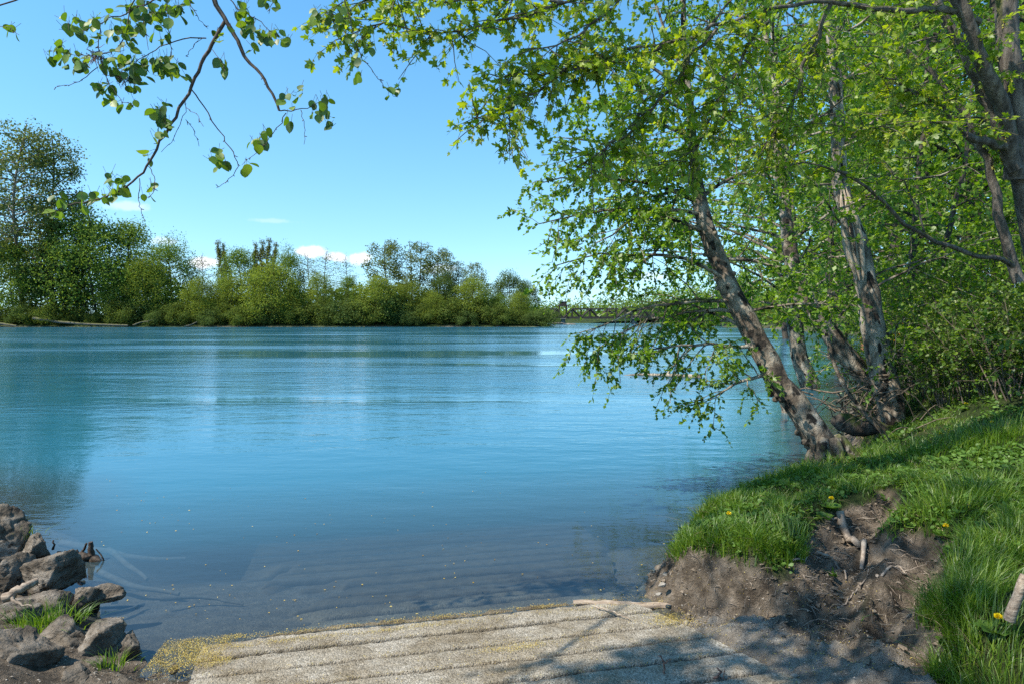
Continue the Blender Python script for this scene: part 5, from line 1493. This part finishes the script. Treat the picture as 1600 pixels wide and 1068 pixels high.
    for k in range(1300):
        x = rng.uniform(1.15, 2.9); y = rng.uniform(3.7, 5.4)
        b, d = bare_mask(np.array([x]), np.array([y]))
        if b[0] < .5 or d[0] < .02: continue
        z = gz(x, y); L = rng.uniform(.04, .14); a = np.array((x, y, z))
        e = a + np.array((rng.normal() * L * .6, -L * .5, rng.normal() * L * .35))
        g.tube(bend_path(a, e, rng.uniform(-.3, .3), 4, .15), [.0028, .0024, .0018, .0008], 3)
    tag(g.build('fine_roots', M['root']), 'fine hair roots and dry stems hanging from the washed bank', 'roots', None, 'stuff')
    # stones by the foot of the bank
    r2 = np.random.default_rng(12)
    for k, (px, py, s, lab) in enumerate([(1014, 972, .045, 'rounded stone at the corner of the ramp by the catkins'), (1035, 915, .04, 'pale stone on the tip of the bank, lower one'), (1042, 900, .035, 'pale stone on the tip of the bank, upper one'), (1072, 975, .035, 'pale stone under the log end'),
                                          (1056, 985, .028, 'small stone in front of the pale stone under the log'), (1210, 1056, .022, 'small stone at the bottom in the sand, left of two'), (1241, 1058, .024, 'small stone at the bottom in the sand, right of two'), (1030, 930, .03, 'small stone at the water edge behind the log')]):
        y = 4.7
        for _ in range(12): y = F * (CAMZ - gz((px - CX) / F * y, y)) / (py - HY)
        me, _ = boulder(k + 70, (s * 1.5, s * 1.2, s), 3, 10, .08); me.materials[0] = M['pebble']
        o = link('stone', me, None, P(px, py - 3, y)); tag(o, lab, 'stone', 'stones at the foot of the bank')
    # gravel
    g = Geo()
    base = np.array([(1, 0, 0), (-1, 0, 0), (0, 1, 0), (0, -1, 0), (0, 0, .7), (0, 0, -.7)], float)
    fc = np.array([(0, 2, 4), (2, 1, 4), (1, 3, 4), (3, 0, 4), (2, 0, 5), (1, 2, 5), (3, 1, 5), (0, 3, 5)])
    n = 900
    x = np.concatenate([rng.uniform(1.0, 2.3, n), rng.uniform(-2.7, -1.5, n // 2)]); y = np.concatenate([rng.uniform(3.0, 5.3, n), rng.uniform(3.2, 4.1, n // 2)])
    b, d = bare_mask(x, y); k = ((d > -.35) & (b > .5)) | (x < -1)
    x, y = x[k], y[k]; z = H(x, y)
    for a in range(len(x)):
        s = rng.uniform(.002, .007)
        g.add((base + rng.normal(size=(6, 3)) * .18) * s * np.array((1.2, 1, .8)) + np.array((x[a], y[a], z[a] + s * .3)), fc)
    n = 4200     # crumbs of fallen soil on and under the washed face
    x = rng.uniform(1.05, 3.0, n); y = rng.uniform(3.2, 5.4, n); b, d = bare_mask(x, y); k = (d > -.15) & (b > .5) & (fbm(x, y, 5, 3, 88) > -.05); x, y = x[k], y[k]; z = H(x, y)
    for a in range(len(x)):
        s = .004 + .018 * rng.random() ** 3
        g.add((base + rng.normal(size=(6, 3)) * .25) * s * np.array((1.1, 1, .8)) + np.array((x[a], y[a], z[a] + s * .2)), fc, 1)
    tag(g.build('gravel', [M['pebble'], M['soil_clod']], None, False), 'loose grit and crumbs on the sandy slope and between the rocks', 'gravel', None, 'stuff')


debris()


# ------------------------------------------------------------------ grass, flowers, weeds
def blades(geo, base, height, width, bend, nseg=3, m=0):
    """curved tapered blades: base Nx3, bend Nx2 horizontal reach"""
    n = len(base); az = rng.random(n) * 6.283
    side = np.stack([np.cos(az), np.sin(az), 0 * az], 1)
    rows = []
    for k in range(nseg + 1):
        t = k / nseg
        c = base + np.stack([bend[:, 0] * t ** 2, bend[:, 1] * t ** 2, height * (t - .18 * t * t * np.minimum(1, np.hypot(bend[:, 0], bend[:, 1]) / np.maximum(height, 1e-6)) * 2)], 1)
        w = width * (1 - t ** 1.6) * .5 + width * .03
        rows.append(c - side * w[:, None]); rows.append(c + side * w[:, None])
    Vv = np.stack(rows, 1).reshape(-1, 3); k2 = 2 * (nseg + 1)
    off = (np.arange(n) * k2)[:, None]
    f = np.concatenate([off + np.array([[2 * k, 2 * k + 1, 2 * k + 3, 2 * k + 2]]) for k in range(nseg)])
    geo.add(Vv, f, m)


def grass():
    g = Geo()
    def sow(n, x0, x1, y0, y1, wid, hs):
        x = rng.uniform(x0, x1, n); y = rng.uniform(y0, y1, n)
        b, d = bare_mask(x, y)
        vis = x / y < .82
        tuft = fbm(x, y, 5, 3, 55) + .5 * fbm(x, y, 1.4, 2, 8)
        k = (d > .02) & vis & (rng.random(n) > b * 1.02) & (rng.random(n) < .50 + 1.7 * tuft)
        x, y, d, tuft = x[k], y[k], d[k], tuft[k]; n = len(x)
        z = H(x, y)
        edge = np.exp(-((d - .22) / .16) ** 2)
        h = hs * (.028 + .042 * rng.random(n) + .10 * smooth(tuft * 1.8 - .05) + .075 * edge * rng.random(n) ** .7)
        wind = np.stack([rng.normal(size=n) * .5, rng.normal(size=n) * .5], 1) * h[:, None]
        wind[:, 0] += -.35 * edge * h; wind[:, 1] += -.45 * edge * h
        dry = rng.random(n) < .13 + .18 * smooth(-tuft * 3)
        bs = np.stack([x, y, z - .006], 1); w = wid * rng.uniform(.6, 1.3, n)
        blades(g, bs[~dry], h[~dry], w[~dry], wind[~dry], 3, 0)
        blades(g, bs[dry], h[dry] * .7, w[dry] * .7, wind[dry] * 2.0, 3, 1)
    sow(70000, 1.0, 4.6, 2.4, 6.2, .0055, 1.0)
    sow(30000, 1.6, 3.2, 2.5, 4.6, .0060, 1.25)
    sow(52000, 2.2, 8.5, 6.0, 10.5, .0085, 1.05)
    sow(15000, 5, 16, 10, 20, .016, 1.4)
    # long tufts: the mound in front and the overhanging edge
    n = 0
    for px, py, yy, r, cnt, hh in [(1475, 905, 3.85, .20, 900, .22), (1490, 960, 3.45, .22, 900, .22), (1500, 885, 3.9, .25, 800, .22), (1420, 870, 4.1, .14, 420, .20), (1530, 1000, 3.05, .22, 700, .20), (1580, 1030, 2.85, .2, 600, .2), (1450, 1020, 3.1, .14, 300, .17),
                                  (1175, 850, 4.7, .16, 500, .17), (1235, 860, 4.6, .18, 620, .19), (1120, 850, 4.8, .15, 480, .15), (1080, 845, 4.95, .12, 420, .14), (1150, 800, 5.3, .2, 450, .13), (1428, 900, 3.95, .09, 260, .16), (1436, 950, 3.6, .10, 260, .15), (1405, 850, 4.3, .10, 160, .13), (1452, 1000, 3.25, .10, 200, .13), (1300, 905, 4.5, .04, 40, .09), (1150, 900, 4.62, .05, 90, .12), (1075, 900, 4.75, .05, 120, .12), (1115, 910, 4.62, .06, 170, .13),
                                  (1260, 745, 6.3, .3, 500, .16), (1130, 765, 5.7, .2, 380, .15), (1065, 815, 5.1, .1, 260, .15), (1100, 780, 5.55, .15, 300, .15), (1200, 728, 6.4, .25, 300, .16), (1530, 780, 4.9, .3, 600, .2), (1480, 800, 4.7, .3, 600, .18), (1590, 850, 4.0, .25, 700, .2), (1560, 700, 6.5, .5, 700, .22), (1450, 720, 6.6, .5, 600, .18)]:
        cx = (px - CX) / F * yy
        x = cx + rng.normal(size=cnt) * r * .6; y = yy + rng.normal(size=cnt) * r * .6
        bm_, d = bare_mask(x, y); k = (d > .03) & (bm_ < .9); x, y = x[k], y[k]; c = len(x)
        out = norm(np.stack([x - cx, y - yy], 1) + 1e-6)
        h = hh * rng.uniform(.45, 1.05, c)
        bd = out * (h * rng.uniform(.1, .75, c))[:, None] + rng.normal(size=(c, 2)) * .02
        blades(g, np.stack([x, y, H(x, y) - .01], 1), h, .0055 * rng.uniform(.7, 1.3, c) * yy / 4.2, bd, 4, 0)
    n = 26000   # clover and small weeds between the blades
    x = np.concatenate([rng.uniform(1.0, 4.6, n), rng.uniform(2.4, 8, n // 2)]); y = np.concatenate([rng.uniform(2.5, 6.2, n), rng.uniform(6, 10, n // 2)])
    b, d = bare_mask(x, y); k = (d > .03) & (b < .5) & (fbm(x, y, 2.2, 4, 66) > .02) & (x / y < .82); x, y = x[k], y[k]; n = len(x); a = rng.random(n) * 6.28
    leaves(LEAF_OVAL, np.stack([x, y, H(x, y) + rng.uniform(.005, .05, n)], 1), np.stack([np.cos(a), np.sin(a), rng.uniform(-.1, .8, n)], 1), np.array((0, 0, 1.0)) + rng.normal(size=(n, 3)) * .35, rng.uniform(.012, .034, n) * np.interp(y, [3, 9], [1, 1.6]), g, 2)
    tag(g.build('grass', [M['grass'], M['dry_grass'], M['weed_leaf']], None, True), 'lush green grass covering the top of the river bank', 'grass', None, 'stuff')
    # single tufts growing between the rocks
    for px, py, yy, r, cnt, hh, lab in [(40, 985, 4.2, .13, 170, .16, 'bright grass tuft between the flat boulder and the pale angular one'), (86, 975, 4.15, .09, 110, .17, 'long bladed grass tuft above the pale angular boulder'), (178, 1040, 3.78, .05, 60, .11, 'small grass tuft in front of the cracked boulder'),
                                        (43, 838, 5.4, .05, 50, .12, 'thin grass tuft behind the highest boulder'), (125, 962, 4.4, .04, 30, .09, 'sparse grass tuft by the jagged stone'), (1030, 860, 4.95, .05, 0, .1, '')]:
        if cnt == 0: continue
        c = P(px, py, yy); g = Geo()
        x = c[0] + rng.normal(size=cnt) * r; y = c[1] + rng.normal(size=cnt) * r * .6
        h = hh * rng.uniform(.5, 1.1, cnt)
        bd = np.stack([(x - c[0]) * .8 + rng.normal(size=cnt) * .03, (y - c[1]) * .6 + rng.normal(size=cnt) * .03], 1)
        blades(g, np.stack([x, y, np.full(cnt, c[2])], 1), h, .0055 * rng.uniform(.7, 1.3, cnt), bd, 4)
        tag(g.build('grass_tuft', M['grass'], None, True, c), lab, 'grass', 'grass tufts between the rocks')
    # dandelions
    def on_ground(px, py, y=5.0):
        for _ in range(25): y = .5 * y + .5 * F * (CAMZ - gz((px - CX) / F * y, y)) / (py - HY)
        return np.array(((px - CX) / F * y, y, gz((px - CX) / F * y, y)))
    for px, py, lab in [(1555, 985, 'large yellow dandelion near the wooden stake'), (1297, 797, 'yellow dandelion above the washed hollow'), (1137, 820, 'yellow dandelion on the grassy tip of the bank'), (1468, 690, 'yellow dandelion at the edge of the thicket grass'), (1548, 672, 'yellow dandelion under the low shrub'),
                        (1475, 842, 'yellow dandelion in the long grass of the right slope'), (1508, 640, 'small yellow dandelion highest up the slope')]:
        b = on_ground(px, py); h = .085
        root = tag(empty('dandelion', b), lab, 'flower', 'dandelions in the grass')
        g = Geo(); top = b + np.array((.005, -.01, h)); g.tube([b - (0, 0, .01), b + (.004, 0, h * .5), top], [.0024, .002, .002], 5); g.build('stem', M['weed_leaf'], root, True, b).location = (0, 0, 0)
        g = Geo(); n = 70; a = rng.random(n) * 6.28; e = rng.random(n) ** .6
        dr = np.stack([np.cos(a) * e, np.sin(a) * e - .25, 1.15 - e], 1)
        leaves(LEAF_QUAD, np.repeat(top[None], n, 0), dr, rng.normal(size=(n, 3)), .021, g); g.build('petals', M['petal'], root, True, b).location = (0, 0, 0)
        g = Geo(); n = 7; a = np.arange(n) * .9
        leaves(LEAF_OVAL, np.repeat(b[None], n, 0) + (0, 0, .01), np.stack([np.cos(a), np.sin(a), .35 + 0 * a], 1), np.array((0, 0, 1.0)) + rng.normal(size=(n, 3)) * .1, .09, g); g.build('leaf_rosette', M['weed_leaf'], root, True, b).location = (0, 0, 0)
    for px, py, s, lab in [(1500, 905, .10, 'broad leaved weed in the long grass left of the wooden stake'), (1545, 890, .11, 'tall broad leaved weed with an upright leaf above the dandelion'), (1290, 812, .08, 'small weed beside the dandelion above the hollow'), (1300, 900, .07, 'small green weed growing inside the undercut'),
                           (1385, 780, .09, 'weed with pale leaves at the top of the sandy track'), (1520, 760, .1, 'broad leaved weed on the upper slope'), (1590, 770, .1, 'broad leaved weed at the picture edge'), (1482, 1010, .07, 'round leaved weed at the foot of the grass')]:
        b = on_ground(px, py); g = Geo(); n = 8; a = rng.random(n) * 6.28
        leaves(LEAF_OVAL, np.repeat(b[None], n, 0) + np.stack([np.cos(a), np.sin(a), 0 * a + .6], 1) * .02, np.stack([np.cos(a), np.sin(a), rng.uniform(.5, 1.6, n)], 1), np.array((0, 0, 1.0)) + rng.normal(size=(n, 3)) * .35, s * .62 * rng.uniform(.6, 1.4, n), g)
        tag(g.build('broadleaf_weed', M['weed_leaf'], None, True, b), lab, 'weed', 'broad leaved weeds in the grass')


grass()


# ------------------------------------------------------------------ yellow catkin litter
def litter():
    g = Geo()
    def flake(x, y, z, s, flat=.25):
        n = len(x); a = rng.random(n) * 6.28
        leaves(LEAF_QUAD, np.stack([x, y, z], 1), np.stack([np.cos(a), np.sin(a), rng.normal(size=n) * flat], 1), np.array((0, 0, 1.0)) + rng.normal(size=(n, 3)) * flat, s, g)
    # on the ramp: strand line, left end, inside the grooves
    n = 230000
    u = rng.uniform(-1.1, 2.2, n); v = rng.uniform(3.3, 4.66, n)
    x = u * UX - v * UY; y = u * UY + v * UX
    per = .285; ph = v / per - np.floor(v / per)
    strand = np.exp(-((v - 4.43 - .03 * fbm(u, v * 0, 2.5, 3, 15)) / .035) ** 2) * np.interp(u, [-1.1, -.75, -.3, .4, .9, 1.6, 2.0], [1, 1, .85, .75, .25, .18, .3])
    strand += .55 * np.exp(-((v - 4.60) / .03) ** 2) * smooth(.5 + 2 * fbm(u, v * 0, 3, 3, 16))
    left = smooth((-.62 - u - .1 * fbm(u, v, 5, 3, 17)) / .12) * smooth((v - 4.02 + .1 * fbm(u, v, 4, 3, 19)) / .12) * 1.3
    mid = .62 * np.exp(-((v - 3.87) / .045) ** 2) * np.exp(-((u - 1.0) / .28) ** 2) * 1.3
    grv = .13 * np.exp(-((np.minimum(ph, 1 - ph)) / .07) ** 2)
    corner = 1.2 * np.exp(-((x - 1.03) / .12) ** 2 - ((y - 4.42) / .10) ** 2)
    p = (strand + left + mid + grv + corner) * (.45 + 1.2 * smooth(.5 + 1.6 * fbm(x, y, 9, 3, 23))) + .012
    k = rng.random(n) < p * .62
    x, y, v, u = x[k], y[k], v[k], u[k]
    z = np.maximum(ramp_h(v) + .012, H(x, y) + .004); z = np.maximum(z, .004)
    m = len(x)
    flake(x, y, z + rng.uniform(-.002, .010, m), rng.uniform(.003, .0072, m), .6)
    # specks in the sand and grass foot
    n = 2600; x = rng.uniform(1.0, 2.2, n); y = rng.uniform(3.3, 5.0, n); b, d = bare_mask(x, y); kk = (d > -.8) & (b > .4); x, y = x[kk], y[kk]
    flake(x, y, H(x, y) + .004, rng.uniform(.004, .009, len(x)))
    tag(g.build('catkin_litter', M['litter']), 'yellow fallen catkins gathered along the water edge and in the ramp grooves', 'litter', None, 'stuff')
    # floating specks
    g = Geo()
    n = 5200
    y = 3.9 + 5.2 * rng.random(n) ** 1.5; px = rng.uniform(150, 1040, n); x = (px - CX) / F * y
    cl = smooth(.5 + 2.2 * fbm(x, y, 1.6, 3, 27)); pr = (.12 + .5 * cl) * np.interp(px, [150, 320, 520, 800, 1040], [.9, 1, .5, .32, .3]) * np.interp(y, [3.9, 5, 6.5, 9], [1, .8, .4, .10])
    k = (rng.random(n) < pr * .55) & (H(x, y, False) < -.012); x, y = x[k], y[k]
    a = rng.random(len(x)) * 6.28
    leaves(LEAF_QUAD, np.stack([x, y, np.full(len(x), .004)], 1), np.stack([np.cos(a), np.sin(a), 0 * a + .05], 1), np.array((0, 0, 1.0)) + rng.normal(size=(len(x), 3)) * .12, rng.uniform(.008, .024, len(x)), g)
    tag(g.build('floating_litter', M['litter']), 'pale yellow catkin specks drifting on the shallow water', 'litter', None, 'stuff')


litter()
